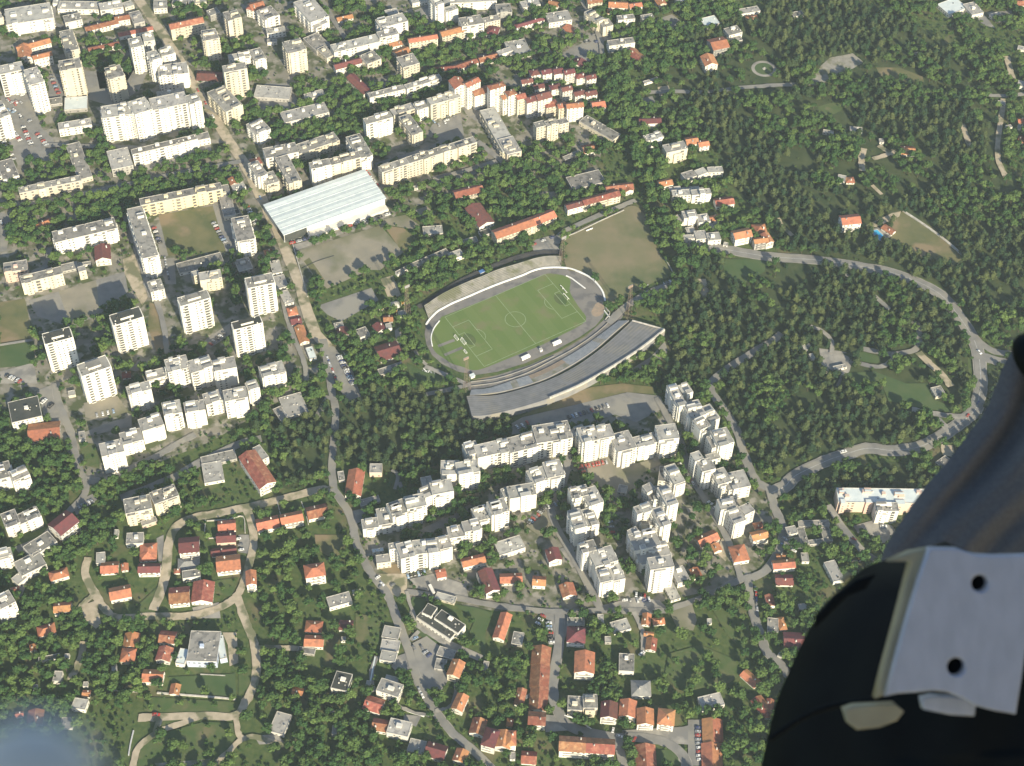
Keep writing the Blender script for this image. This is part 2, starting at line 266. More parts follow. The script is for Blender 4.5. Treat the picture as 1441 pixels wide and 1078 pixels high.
for c, r, m, nm, s in [
    (0,0,'asphalt','car_park','0 540 150 515 190 600 235 720 300 780 310 900 100 930 60 830 30 700'),
    (0,0,'asphalt','street_surface','480 400 500 560 640 600 780 510 830 400 760 380 700 480 560 500 540 400'),
    (0,0,'asphalt','car_park','270 430 340 440 360 540 280 560'),
    (0,0,'paving','yard','600 960 1000 880 1100 830 1180 800 1190 860 980 920 650 1000'),
    (1,0,'asphalt','car_park','0 500 60 470 190 470 230 560 180 620 20 640'),
    (1,0,'asphalt','car_park','990 700 1150 640 1170 760 1050 800 960 760'),
    (1,0,'asphalt','street_surface','1140 560 1230 560 1300 640 1437 760 1437 830 1290 720 1180 640'),
    (1,0,'asphalt','car_park','680 440 830 400 840 450 700 480'),
    (1,0,'paving','yard','990 990 1330 910 1340 950 1010 1040'),
    (1,0,'paving','yard','890 60 960 30 1030 110 980 160'),
    (2,0,'asphalt','street_surface','280 300 420 230 420 180 480 200 560 190 640 160 720 170 640 200 520 230 500 340 380 350'),
    (2,0,'asphalt','street_surface','780 120 900 80 990 150 900 170'),
    (2,0,'dirt','clearing','820 490 880 480 900 530 830 540'),
    (2,0,'asphalt','yard','700 560 790 540 810 580 720 590'),
    (3,0,'concrete','gravel_bank','230 480 300 370 350 325 480 300 540 350 440 410 330 460 290 480'),
    (3,0,'drygrass','clearing','610 380 740 380 870 430 880 460 740 460 640 440'),
    (3,0,'paving','yard','1000 80 1200 60 1280 160 1210 140 1160 80 1040 100'),
    (3,0,'paving','yard','1230 70 1370 60 1390 120 1280 130'),
    (3,0,'meadow','clearing','1390 90 1440 80 1440 190 1390 180'),
    (3,0,'meadow','clearing','280 600 420 560 520 560 380 640 300 660'),
    (0,1,'asphalt','school_yard','160 610 330 560 560 490 700 450 720 560 560 690 400 760 210 700'),
    (0,1,'sand','school_yard','330 560 540 495 560 680 400 750 360 650'),
    (0,1,'dirt','yard','690 380 780 340 850 560 800 640 740 540 700 460'),
    (0,1,'drygrass','garden_court','890 130 1200 80 1290 330 940 360'),
    (0,1,'asphalt','car_park','1190 60 1260 40 1330 330 1270 340'),
    (0,1,'asphalt','car_park','870 200 905 190 945 360 900 370'),
    (0,1,'asphalt','car_park','900 380 980 370 990 520 930 520'),
    (0,1,'asphalt','car_park','0 120 60 130 40 330 0 340'),
    (0,1,'lawn','lawn','0 850 190 840 200 970 0 990'),
    (0,1,'drygrass','clearing','0 620 140 600 190 840 0 850'),
    (0,1,'paving','yard','0 1010 190 960 210 1078 0 1078'),
    (0,1,'drygrass','clearing','840 620 900 640 960 860 880 900 830 760'),
    (0,1,'asphalt','car_park','1130 850 1230 780 1290 740 1300 800 1180 880'),
    (0,1,'asphalt','yard','700 990 900 920 930 960 760 1010'),
    (1,1,'sand','training_ground','215 340 700 190 830 340 700 440 640 440 400 545 330 480 270 400'),
    (1,1,'drygrass','turf_edge','720 190 830 205 895 260 880 330 820 335 760 250'),
    (1,1,'drygrass','turf_edge','270 390 300 370 390 500 340 490'),
    (1,1,'sand','sand_track','640 170 840 130 920 190 880 210 760 190'),
    (1,1,'asphalt','courts','350 640 650 540 690 610 480 730 400 690'),
    (1,1,'dirt','clearing','700 490 770 470 820 590 740 590'),
    (1,1,'sand','yard','880 110 960 80 1010 130 960 150'),
    (1,1,'paving','yard','200 300 440 240 750 110 770 130 480 240 230 330'),
    (1,1,'asphalt','car_park','345 850 440 870 545 1010 600 1180 530 1200 440 1070 380 950'),
    (1,1,'paving','yard','780 780 810 760 830 860 790 870'),
    (1,1,'lawn','lawn','850 960 940 1010 1170 1060 1000 1090 870 1078'),
    (2,1,'paving','yard','100 280 240 240 280 330 130 350'),
    (2,1,'concrete','terrace','130 0 250 0 270 70 190 60'),
    (2,1,'dirt','clearing','1020 490 1090 490 1120 600 1080 610'),
    (2,1,'lawn','lawn','1180 380 1437 380 1420 450 1300 520 1200 480'),
    (2,1,'asphalt','yard','600 1040 780 930 860 840 880 900 800 970 700 1020'),
    (3,1,'drygrass','field','705 140 760 110 930 200 1100 370 1040 420 900 380 800 340 690 280'),
    (3,1,'dirt','dirt_bank','540 195 700 120 750 110 740 140 610 200'),
    (3,1,'paving','plaza','290 880 360 890 440 900 475 960 460 1010 420 1060 370 1010 300 970'),
    (3,1,'paving','pool_terrace','570 215 640 195 700 250 640 285'),
    (3,1,'lawn','lawn','420 910 540 900 640 930 620 965 500 950'),
    (3,1,'lawn','lawn','440 1020 600 1010 780 1078 480 1078'),
    (0,2,'asphalt','yard','210 40 310 0 340 150 370 240 250 200'),
    (0,2,'asphalt','garage_court','430 290 640 210 740 190 740 240 480 300'),
    (0,2,'sand','car_park','470 110 660 70 720 160 560 210 480 190'),
    (0,2,'asphalt','car_park','400 680 520 620 550 650 430 740'),
    (0,2,'asphalt','yard','80 920 200 870 220 900 130 980'),
    (0,2,'meadow','clearing','440 330 540 340 560 480 480 460'),
    (0,2,'paving','yard','1340 850 1410 850 1410 960 1350 950'),
    (0,2,'meadow','garden','900 740 1000 720 950 820 920 800'),
    (0,2,'paving','yard','880 870 920 850 920 1000 890 1000'),
    (1,2,'drygrass','meadow','330 850 500 850 520 960 420 980 340 930'),
    (1,2,'meadow','meadow','0 900 90 890 100 1000 10 1010'),
    (1,2,'paving','yard','520 720 620 700 600 770 550 800'),
    (1,2,'asphalt','car_park','900 830 1100 740 1200 680 1230 700 1100 780 1000 840'),
    (1,2,'drygrass','yard','690 1040 800 1010 830 1070 760 1078'),
    (2,2,'asphalt','car_park','0 225 60 190 400 110 650 50 830 70 890 170 850 140 700 220 580 175 400 235 180 250 0 290'),
    (2,2,'drygrass','grass_bank','200 110 450 20 620 0 800 20 800 60 640 50 400 110 40 190'),
    (2,2,'sand','plaza','400 460 560 400 620 470 780 430 850 450 740 500 700 600 640 680 560 640 520 600 470 560 380 500'),
    (2,2,'sand','car_park','80 800 180 700 230 740 270 850 160 860'),
    (2,2,'paving','yard','980 700 1010 700 1040 760 1010 770'),
    (2,2,'dirt','yard','1180 870 1210 860 1240 950 1200 1000 1150 950'),
    (2,2,'paving','yard','270 930 320 910 370 1010 340 1040'),
    (3,2,'lawn','lawn','640 0 900 0 930 90 1090 150 1000 160 820 130 680 100'),
    (3,2,'paving','yard','480 800 590 770 700 800 760 880 640 900 520 860'),
    (3,2,'asphalt','car_park','360 790 440 800 520 900 560 950 480 900 400 860'),
    (3,2,'paving','yard','100 870 180 860 200 930 100 930'),
    (3,2,'dirt','yard','970 340 1040 350 1060 420 980 400'),
    (3,2,'meadow','clearing','480 900 640 880 650 940 540 950'),
    (0,3,'dirt','yard','450 180 540 150 570 280 540 310 480 260'),
    (0,3,'dirt','yard','1250 330 1330 330 1340 500 1290 520 1280 400'),
    (0,3,'paving','yard','1080 190 1230 160 1240 250 1100 250'),
    (0,3,'meadow','meadow','760 190 900 60 905 180 860 230 700 230'),
    (0,3,'lawn','lawn','940 580 1320 560 1330 690 1010 670'),
    (0,3,'meadow','meadow','810 690 1330 720 1290 780 900 780 810 770'),
    (0,3,'meadow','meadow','900 820 1120 810 900 880'),
    (0,3,'meadow','meadow','860 910 1150 830 1310 840 1320 930 1250 1010 1180 1078 770 1078 790 970'),
    (0,3,'concrete','long_shed_floor','870 1065 1190 1040 1200 1078 880 1080'),
    (0,3,'meadow','meadow','1340 520 1430 540 1420 620 1340 690'),
    (0,3,'meadow','meadow','1200 40 1340 20 1300 130 1210 110'),
    (1,3,'dirt','car_park','680 0 850 0 850 100 830 150 760 110 700 30'),
    (1,3,'paving','car_park','860 30 1000 0 1180 60 1200 160 1060 120 900 80'),
    (1,3,'lawn','lawn','860 180 880 130 960 140 930 220 900 280 1080 400 1290 480 1260 420 1200 330 1230 260 1110 170 1240 190 1330 220 1290 330 1290 480 1100 400 1000 390 900 340'),
    (1,3,'paving','courtyard','870 200 920 250 1100 380 1280 460 1250 490 1080 420 900 300 860 230'),
    (1,3,'asphalt','car_park','880 390 960 350 1050 420 1080 600 1020 690 950 640 900 500'),
    (1,3,'paving','yard','800 460 860 440 870 540 790 550 760 520'),
    (1,3,'paving','yard','830 790 930 800 900 860 830 830'),
    (1,3,'paving','yard','-10 910 130 900 160 950 20 960'),
    (1,3,'meadow','garden','560 220 700 250 690 400 560 380'),
    (2,3,'paving','yard','500 180 700 130 830 150 880 200 720 235 500 215'),
    (2,3,'asphalt','car_park','160 210 320 215 310 330 290 400 210 400 230 300'),
    (2,3,'sand','rubble_plot','880 200 1010 160 1040 260 1020 320 930 310'),
    (2,3,'meadow','rough_meadow','880 450 1060 400 1250 480 1300 560 1180 640 1050 700 920 640 860 560'),
    (2,3,'meadow','rough_meadow','1100 150 1300 60 1320 250 1400 450 1330 480 1200 330'),
    (2,3,'paving','yard','180 790 270 800 330 880 190 890'),
    (2,3,'paving','yard','620 880 960 860 1000 850 990 960 850 950 700 940'),
    (2,3,'asphalt','car_park','990 820 1070 820 1060 1078 990 1078'),
    (2,3,'lawn','lawn','790 1000 900 980 960 1078 800 1078')]:
    patch(nm, m, tp(c, r, s), block=m not in ('meadow',), rough=0)
patch('brown_sports_field', 'brownfield', pp('794 338 800 332 830 316 862 303 888 290 905 300 918 335 930 360 944 388 920 398 882 418 853 430 848 410 836 394 818 383 797 378'), rough=1)

# ------------------------------------------------------------------ roads, tracks and paths
MAINR = road('dirt_road', 'dirt', 10, pp('188 -15 195 0 225 43 251 83 273 120 298 160 326 205 343 230 367 277 392 327 407 365 422 402 430 432 445 470 462 490'), clear=2)
road('street', 'asphalt', 8, pp('455 478 462 520 466 545 472 580 470 620 467 660 470 690'), 0)
road('street', 'asphalt', 7, pp('78 540 82 565 100 610 107 645 117 672 132 678 160 672 190 657 225 640 250 625 275 612'), pave=3)
road('street', 'asphalt', 7, pp('122 672 120 695 108 710 90 728 60 760 40 800 25 840'), pave=2)
road('street', 'asphalt', 9, pp('170 702 208 688 250 670 275 655 338 625 368 618'), pave=2)
road('dirt_road', 'dirt', 7, pp('215 860 228 830 233 810 238 765 248 743 271 730 308 723 346 715 360 712 410 700 450 690 470 692'))
road('street', 'asphalt', 7.5, pp('468 688 487 715 497 740 500 760 510 785 525 812 545 836 556 865 575 915 585 950 598 978 615 1005 638 1033 668 1058 700 1090'), pave=2.5)
road('street', 'asphalt', 6, pp('463 558 455 572 446 588'), 1)
road('dirt_road', 'dirt', 6, pp('346 715 354 735 357 765 352 790 345 815 338 832 328 845 306 857 263 868 213 868 165 870 148 858 133 835 120 808 125 785'))
road('dirt_road', 'dirt', 6, pp('334 840 346 876 356 900 361 933 358 963 346 988 331 1008 288 1008 225 1010 195 1011'))
road('dirt_track', 'dirt', 4.5, pp('285 1008 252 1020 225 1030 200 1048 190 1065 187 1090'))
road('dirt_track', 'dirt', 4, pp('226 1011 219 1030'))
road('dirt_track', 'dirt', 4, pp('332 1010 336 1033 343 1040 360 1038 400 1050'))
road('dirt_track', 'dirt', 4, pp('340 1041 322 1058 300 1080'))
road('dirt_track', 'dirt', 4, pp('360 913 385 912 420 914'))
road('dirt_track', 'dirt', 5, pp('118 903 113 930 98 958'))
road('dirt_track', 'dirt', 4, pp('132 838 118 850 110 860'))
road('street', 'asphalt', 6, pp('572 833 605 838 642 842 680 850 720 856 782 862 845 860 895 860 935 859 985 843 1032 821 1055 812'), pave=2)
road('street', 'asphalt', 9, pp('787 862 787 903 780 948 779 983 787 1005 805 1025 860 1038 895 1038 935 1045 960 1063 970 1090'), pave=3)
road('street', 'asphalt', 8, pp('868 1038 880 1090'), pave=2)
road('street', 'paving', 4.5, pp('892 862 902 885 905 903 904 925'))
road('street', 'paving', 4, pp('738 983 760 975 775 985'))
road('street', 'asphalt', 7, pp('800 640 796 665 790 690 776 715 782 740 802 777 820 809 845 858'), pave=3)
road('street', 'asphalt', 8, pp('1060 812 1053 820 1055 840 1062 870 1072 900 1080 920 1095 932 1112 955 1130 980'), pave=3)
road('street', 'asphalt', 8, pp('1082 688 1090 715 1102 748 1095 778 1078 803 1060 813'), pave=3)
road('street', 'asphalt', 9, pp('1085 690 1062 675 1047 640 1036 605 1018 575 1000 550 1010 530 1050 503 1085 482 1100 470'), 1)
road('street', 'asphalt', 6, pp('925 560 940 590 960 628 970 665 992 705 1018 748 1035 790 1042 815'), pave=2)
BIG = road('ring_road', 'asphalt', 10, pp('948 330 970 342 1020 352 1080 362 1147 367 1205 375 1255 385 1300 402 1328 420 1348 445 1368 475 1377 502 1380 540 1378 555 1372 578 1350 597 1320 617 1293 630 1255 635 1220 632 1185 642 1162 650 1120 670 1105 685 1085 695'), clear=1.8, pave=2)
sheet_ribbon('road_marking', BIG, .35, 'whitemark', .2+zlayer())
road('street', 'asphalt', 12, pp('1374 500 1392 506 1415 512 1450 520'), pave=3)
road('street', 'asphalt', 8, pp('1366 470 1385 488 1405 497 1440 500'), pave=2)
road('street', 'paving', 7, pp('1283 577 1310 583 1345 587 1368 586'))
road('street', 'paving', 7, pp('1318 590 1330 602 1336 612'))
road('street', 'paving', 5, pp('1163 370 1180 380 1195 391'))
road('street', 'asphalt', 5, pp('1316 415 1335 438'))
road('street', 'asphalt', 6, pp('1230 417 1252 437'))
road('street', 'asphalt', 4, pp('1345 431 1358 420'))
road('street', 'asphalt', 7, pp('1213 492 1250 499 1280 496 1292 487 1292 460 1282 455'))
road('street', 'paving', 6, pp('1192 508 1220 515 1240 517 1255 508 1258 498'))
road('dirt_track', 'dirt', 6, pp('1292 497 1312 517 1325 528 1338 545'))
road('path', 'paving', 4, pp('1140 460 1158 468 1170 482 1170 498'))
road('path', 'paving', 3, pp('1185 530 1178 545'))
road('dirt_track', 'dirt', 5, pp('1411 140 1411 152 1405 190 1404 225 1416 252'))
road('street', 'paving', 6, pp('1388 135 1415 136 1445 133'))
road('dirt_track', 'dirt', 6, pp('1416 80 1420 95 1425 112'))
road('dirt_track', 'dirt', 6, pp('1216 210 1212 225 1213 242'))
road('dirt_track', 'dirt', 5, pp('1236 206 1250 215 1262 220'))
road('dirt_track', 'dirt', 5, pp('1228 225 1245 220 1258 213'))
road('dirt_track', 'dirt', 5, pp('1354 175 1360 195 1366 210'))
road('dirt_track', 'dirt', 3.5, pp('1095 308 1103 322 1115 333'))
road('dirt_track', 'dirt', 3.5, pp('1227 262 1240 275'))
road('street', 'asphalt', 7, pp('900 132 950 130 990 131 1040 125 1080 122 1120 120'))
road('street', 'asphalt', 6, pp('812 -10 835 35 845 60 848 90'), 0)
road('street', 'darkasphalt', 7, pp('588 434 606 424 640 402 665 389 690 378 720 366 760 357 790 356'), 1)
road('street', 'asphalt', 7, pp('786 345 789 330 830 310 870 293 895 283'))
road('street', 'asphalt', 8, pp('856 456 875 437 895 423 920 410 957 396'), pave=2)
road('path', 'paving', 4, pp('598 517 620 526 655 541'))
road('street', 'asphalt', 6, pp('600 556 640 548 662 542'), 1)
road('path', 'paving', 3, pp('584 495 592 507 600 515'))
road('street', 'asphalt', 7, pp('60 205 125 207 200 210'), 1)
road('street', 'asphalt', 7, pp('-10 292 60 285 145 268 250 245 343 228'), 1)
road('street', 'asphalt', 8, pp('515 240 530 262 548 272'), pave=2)
road('street', 'asphalt', 8, pp('528 234 600 212 640 194'), pave=2)
road('street', 'asphalt', 7, pp('672 200 690 215 712 232'), pave=1)
road('street', 'asphalt', 7, pp('610 254 660 240 700 228'))
road('street', 'asphalt', 6, pp('288 150 320 165 345 150 390 125'), 1)
road('street', 'asphalt', 6, pp('205 400 222 430 232 470 236 505'), 1)
road('street', 'asphalt', 7, pp('175 300 190 345 205 390 214 420'), 0)
road('street', 'asphalt', 5, pp('395 400 402 440 415 480 428 510 432 545'), pave=1.5)
road('path', 'paving', 2.5, pp('0 487 46 480'))
road('path', 'paving', 2.5, pp('100 275 106 300 108 320'))
road('street', 'asphalt', 6, pp('70 350 66 375 45 385'))
road('street', 'paving', 7, pp('1165 712 1180 735 1200 762 1225 785 1250 795'), pave=1)
road('street', 'asphalt', 4, pp('555 690 560 672 552 662'))
road('path', 'paving', 3, pp('562 680 567 695'))
road('path', 'paving', 2.5, pp('572 833 580 860 588 880 600 893'))
road('path', 'paving', 3, pp('578 903 590 890'))
road('street', 'paving', 4, pp('525 975 523 950 530 925'))
road('street', 'paving', 4, pp('612 1002 630 998 640 985 643 960'))
road('path', 'paving', 2.5, pp('555 992 580 1003 605 1008'))
road('street', 'asphalt', 6, pp('720 75 760 72 800 82'), 1)
road('street', 'asphalt', 7, pp('452 0 470 30 490 60'), 1)
road('street', 'asphalt', 6, pp('80 0 75 30 88 40'), 1)
# ------------------------------------------------------------------ buildings: roof corners near-left, near-right, far-right, facade height, wall, roof
BD = {
(0,0): '''45 140 295 100 270 15 55 w L;100 290 285 240 275 210 30 w O;190 335 290 310 285 285 45 w O;105 330 180 320 170 250 30 w O
375 290 445 275 395 165 45 c G;345 400 460 380 435 325 135 c G;330 50 560 55 540 10 25 w L;565 60 690 40 680 0 40 w L;700 45 750 30 745 0 25 c L
365 130 460 110 450 70 35 w G;485 175 665 130 655 105 25 w R;650 118 730 105 718 80 30 w R;755 135 815 120 775 60 30 g G;670 205 860 165 850 145 20 w R
500 285 670 250 660 232 25 w R;735 270 805 255 790 205 125 w L;810 235 870 225 855 185 75 w L;850 350 905 335 880 280 100 w L;910 315 985 295 960 260 80 w L
900 430 1060 410 1030 350 70 w L;615 445 700 425 665 365 110 c G;580 665 745 640 725 575 115 w L;755 645 850 615 825 540 130 w L;860 620 1055 580 1030 515 115 w L
1062 590 1130 570 1110 520 120 w L;885 545 1040 522 1030 495 30 w L;0 420 135 390 115 345 105 w L;165 480 240 460 225 370 140 w L;-40 680 50 650 20 560 100 w L
360 620 490 610 495 540 15 g B;280 590 350 580 345 545 12 g G;325 730 510 700 525 660 35 w L;445 1010 525 990 430 800 20 c G;20 1010 110 985 60 890 30 w G
115 1085 455 1015 440 985 40 c G;625 955 745 930 725 825 35 g L;750 868 1105 782 1095 755 60 w G;960 165 1140 125 1135 90 55 c R;1150 230 1230 215 1205 160 105 c G
1280 120 1355 100 1330 50 95 c G;1390 50 1440 60 1440 20 40 w R;865 50 940 45 930 0 25 w L;970 20 1050 25 1040 -10 20 w L;1060 25 1160 10 1150 -20 25 c L
1290 335 1410 315 1395 290 40 w L;1262 408 1388 385 1370 350 130 c G;1110 450 1250 455 1240 405 8 g M;1270 630 1362 590 1255 480 65 c G
1420 930 1470 915 1460 880 40 c R;1295 1040 1335 1030 1325 995 20 w O;1310 1070 1380 1050 1370 1020 20 w L;1110 790 1180 775 1170 740 30 w G
-60 120 10 100 -10 20 50 c L;-20 1000 5 990 -20 900 30 w G;1180 90 1235 70 1220 40 30 g G;300 20 330 20 320 -20 20 w L''',
(1,0): '''0 345 60 330 15 270 50 w G;50 115 130 85 90 30 55 w G;65 190 170 175 155 150 25 w L;65 240 120 235 115 220 15 w G;300 130 400 95 340 -30 55 w L
335 160 405 130 395 100 40 w L;185 300 285 275 240 215 100 c G;440 295 690 235 680 190 50 w L;695 215 800 190 790 155 60 w L;700 160 850 120 830 70 60 w L
735 85 805 70 790 45 30 w L;395 330 438 310 400 250 25 c G;340 290 420 255 350 180 20 g G;450 390 625 345 610 315 30 w M;630 360 705 330 655 285 45 c G
460 120 545 100 540 75 12 w O;605 530 650 510 555 415 15 w M;755 265 820 250 815 225 30 w O;800 320 870 290 835 262 25 w O;830 380 920 355 875 300 60 c G
865 240 1020 215 1010 190 50 c O;1050 205 1170 175 1150 145 45 c O;1165 150 1285 130 1245 85 65 w G;1290 130 1375 110 1350 85 35 c G;1355 75 1437 70 1430 20 40 g G
1000 40 1050 25 1040 -30 90 w L;1070 70 1135 50 1120 25 65 w L;1062 20 1350 5 1340 -30 40 w L;1300 190 1360 200 1350 150 20 w M;1010 400 1125 388 1120 365 20 w R
1135 390 1250 350 1230 325 20 w R;1260 350 1360 325 1350 295 20 w R;1365 310 1440 285 1437 260 30 w L;850 500 1040 440 1030 415 40 w L;640 550 840 500 825 475 35 w L
985 590 1150 545 1125 510 75 c L;905 620 980 597 965 560 50 w L;620 700 765 660 755 625 75 w G;775 650 895 610 880 575 40 c L;880 760 940 740 855 640 55 c G
0 545 200 560 165 490 15 g L;285 560 390 530 375 500 20 w L;165 690 415 630 375 575 25 w L;0 760 78 725 35 660 45 w L;245 865 465 790 440 740 40 c G
60 890 238 855 215 800 50 w G;200 1030 270 1010 135 880 55 c G;315 950 422 925 405 890 85 w G;425 930 588 885 570 850 75 c G;590 890 668 868 545 760 60 w G
710 970 860 920 845 885 70 c G;862 920 1050 860 1030 825 70 c G;1052 860 1240 800 1215 768 65 c G;1115 500 1180 480 1160 430 100 w R;1190 490 1260 455 1235 430 110 w R
1230 540 1310 515 1290 480 70 w R;1318 505 1400 480 1385 455 120 w R;1385 560 1440 540 1437 510 80 w R;0 1000 55 980 40 890 60 w G;62 1040 130 1020 95 960 40 c G
1405 850 1489 830 1290 615 40 c L;880 20 1000 -5 980 -40 20 w L;-20 60 50 40 30 0 40 w O;890 1060 910 1055 905 1045 8 w L''',
(2,0): '''110 425 165 415 155 385 35 w M;175 420 225 408 215 380 45 w M;240 418 290 408 280 375 45 w M;300 420 355 408 345 380 50 w M;365 442 415 432 405 405 35 w M
422 448 475 436 465 410 35 w M;60 470 120 460 110 435 35 w M;130 500 185 490 175 465 35 w M;225 505 280 492 270 465 40 w M;287 515 340 502 330 475 50 w M
355 540 410 528 405 500 35 w M;420 540 480 528 470 500 35 w M;-20 540 25 525 20 495 100 w R;32 560 80 548 70 515 85 c R;85 580 145 562 135 525 75 w M
150 565 225 545 205 505 80 w M;195 605 258 592 250 555 50 c R;265 610 310 600 300 570 55 c R;315 608 405 598 390 570 70 w O;460 610 530 600 510 560 25 w O
140 720 195 705 180 675 70 c G;200 712 262 695 250 665 75 c G;268 702 320 688 305 660 65 c G;555 800 600 765 460 620 20 c G;-30 870 50 850 20 760 45 c L
410 860 470 850 450 810 15 w R;300 900 395 860 385 840 15 g G;545 260 690 240 690 208 35 w G;710 350 760 330 690 275 20 w R;350 1065 535 1020 470 958 18 g G
540 1078 690 1060 660 1025 20 w R;215 130 345 110 300 60 25 w L;30 155 185 110 170 95 35 w M;330 200 375 185 330 140 12 w O;60 45 160 25 150 -10 25 w L
210 30 265 40 250 5 20 w R;0 310 115 290 50 222 25 w L;430 20 510 10 500 -15 35 c R;480 130 520 112 450 50 45 c G;515 155 570 142 545 105 45 c G
550 40 655 45 640 10 30 w O;540 75 590 75 580 50 15 w O;668 45 735 35 720 10 25 w O;600 115 695 105 680 80 35 w G;735 110 800 98 790 75 30 c G
825 30 870 20 850 -10 25 c O;1090 150 1175 130 1130 88 15 g B;1225 200 1300 180 1255 145 25 w G;1230 240 1300 225 1270 200 12 g G;1140 280 1225 262 1175 208 40 g O
1095 370 1165 360 1110 310 35 w O;1290 80 1400 60 1370 35 15 w L;1325 110 1385 105 1370 85 12 w O;745 470 825 445 820 432 10 w L;720 695 840 690 835 658 30 w M
755 795 850 770 845 735 40 w L;870 860 985 835 970 790 55 c L;985 815 1050 805 1040 765 25 w O;1055 825 1110 815 1100 785 25 w O;970 1010 1035 990 1030 950 25 w G
1045 990 1098 970 1090 935 30 w L;1105 970 1190 965 1180 935 25 w L;835 1050 905 1035 895 1000 30 w O;890 1078 955 1070 950 1045 25 w L;965 1080 1060 1070 1050 1045 20 w L
930 15 990 0 975 -20 15 w L;1060 5 1140 0 1120 -20 12 w L;350 370 410 385 385 335 8 w M''',
(3,0): '''1015 85 1120 45 1070 -20 15 w B;1150 85 1215 70 1160 10 20 w L;1260 95 1310 80 1300 65 15 w L;1405 480 1450 490 1450 460 15 w L;470 740 540 745 515 715 10 w L
315 745 375 755 360 735 8 w L;755 865 830 870 815 825 8 w O;395 1015 440 1025 425 985 12 w L;445 1025 490 1025 480 995 10 w R;1295 585 1335 590 1330 570 10 w L
1410 800 1440 805 1437 770 10 c O;1410 690 1450 690 1447 665 10 c O;145 95 205 85 195 60 8 w G;1345 720 1375 715 1370 700 8 w L;1400 30 1450 30 1445 0 15 w R
630 800 655 800 650 780 6 w L;830 320 860 320 860 295 8 c G;1410 725 1440 725 1440 705 10 w L;1405 275 1450 285 1450 265 8 w L''',
(0,1): '''800 75 1245 -15 1225 -50 55 y G;805 375 890 355 790 80 95 w G;850 565 925 545 895 490 45 w G;1340 280 1437 262 1375 135 75 w G;1262 140 1330 128 1268 -40 20 c G
315 285 655 205 630 145 60 w G;540 385 625 375 605 300 30 w M;22 455 150 435 155 380 45 p G;125 515 350 460 335 420 55 c G;352 450 440 430 430 390 10 g L
445 450 485 440 470 415 40 c L;215 205 310 165 295 140 15 w O;255 859 405 819 392 758 135 w D T;640 754 802 704 780 644 135 w D T;1018 644 1178 597 1158 549 135 w G T
1393 544 1541 512 1526 454 135 w G T;1316 777 1471 737 1458 694 135 w D T;460 1039 617 984 600 914 135 w G T;830 1060 940 1032 925 985 40 w L;945 1015 1065 985 1040 915 85 w L
1075 1020 1200 980 1170 915 85 w L;1205 1010 1330 985 1305 925 85 w L;1010 460 1260 395 1235 340 12 w G;1080 475 1120 465 1110 440 40 c L;1125 500 1245 480 1235 435 50 c L
1340 450 1420 430 1400 365 25 g G;1310 130 1350 120 1340 95 10 g D;440 415 510 405 505 390 10 w G;690 1045 735 1040 730 1010 8 w R''',
(1,1): '''180 228 730 30 559 -108 45 w B;100 460 155 450 115 385 10 w L;122 545 185 530 150 465 10 w L;165 635 215 620 175 550 10 w L;190 695 240 685 215 645 8 w O
205 745 260 735 240 698 8 w M;250 850 300 838 265 750 12 w O;305 940 345 930 310 870 8 w B;55 355 95 345 85 320 8 w R;585 820 640 800 620 755 20 w G
680 790 730 770 710 730 15 w M;733 770 765 765 760 738 15 w L;700 950 820 915 790 835 12 w M;700 1030 835 985 815 955 6 g G;720 728 770 725 765 695 8 g R
475 815 530 800 505 760 12 w M;445 765 495 755 485 730 8 w G;795 465 885 418 878 400 12 w G;890 430 1085 345 1080 312 12 g G;1100 380 1170 355 1150 320 18 w L
950 240 1060 232 1020 190 8 g L;1262 195 1345 165 1240 70 20 w M;1125 35 1280 -5 1260 -45 25 c R;40 1045 170 1010 138 950 65 w L;810 700 850 690 830 665 5 w L
1170 300 1250 280 1240 250 10 g G;1265 250 1330 230 1310 205 10 g D''',
(2,1): '''-80 262 130 188 105 142 40 c O;135 186 250 140 225 95 35 c O;315 100 405 75 390 45 30 w M;408 75 610 20 595 -15 35 c R;905 25 1010 18 1000 -15 35 w L
1015 20 1120 10 1115 -20 40 w L;1150 80 1250 65 1240 25 20 w R;970 150 1045 140 1030 100 40 w L;1050 175 1115 165 1105 120 30 w L;920 180 965 170 955 125 20 w G
1120 165 1185 150 1170 125 15 w O;1120 215 1170 200 1160 172 12 w L;985 232 1032 225 1025 195 12 w L;960 265 1030 262 1030 240 22 w L;1035 268 1098 262 1090 215 25 w L
1102 275 1175 268 1170 225 28 w L;1255 268 1350 248 1335 200 35 w O;1365 240 1437 235 1420 180 15 w O;1365 290 1440 280 1437 250 35 g O;1190 300 1215 305 1210 285 8 w L
640 0 680 -10 670 -40 20 w O''',
(3,1): '''425 185 525 175 505 125 40 w O;695 240 720 220 670 180 8 w R;-10 290 30 280 20 225 30 w O;205 890 250 880 240 850 8 w L;245 940 265 935 260 905 6 w L
375 1000 445 985 440 965 4 w L;320 1010 340 1010 340 995 5 w L''',
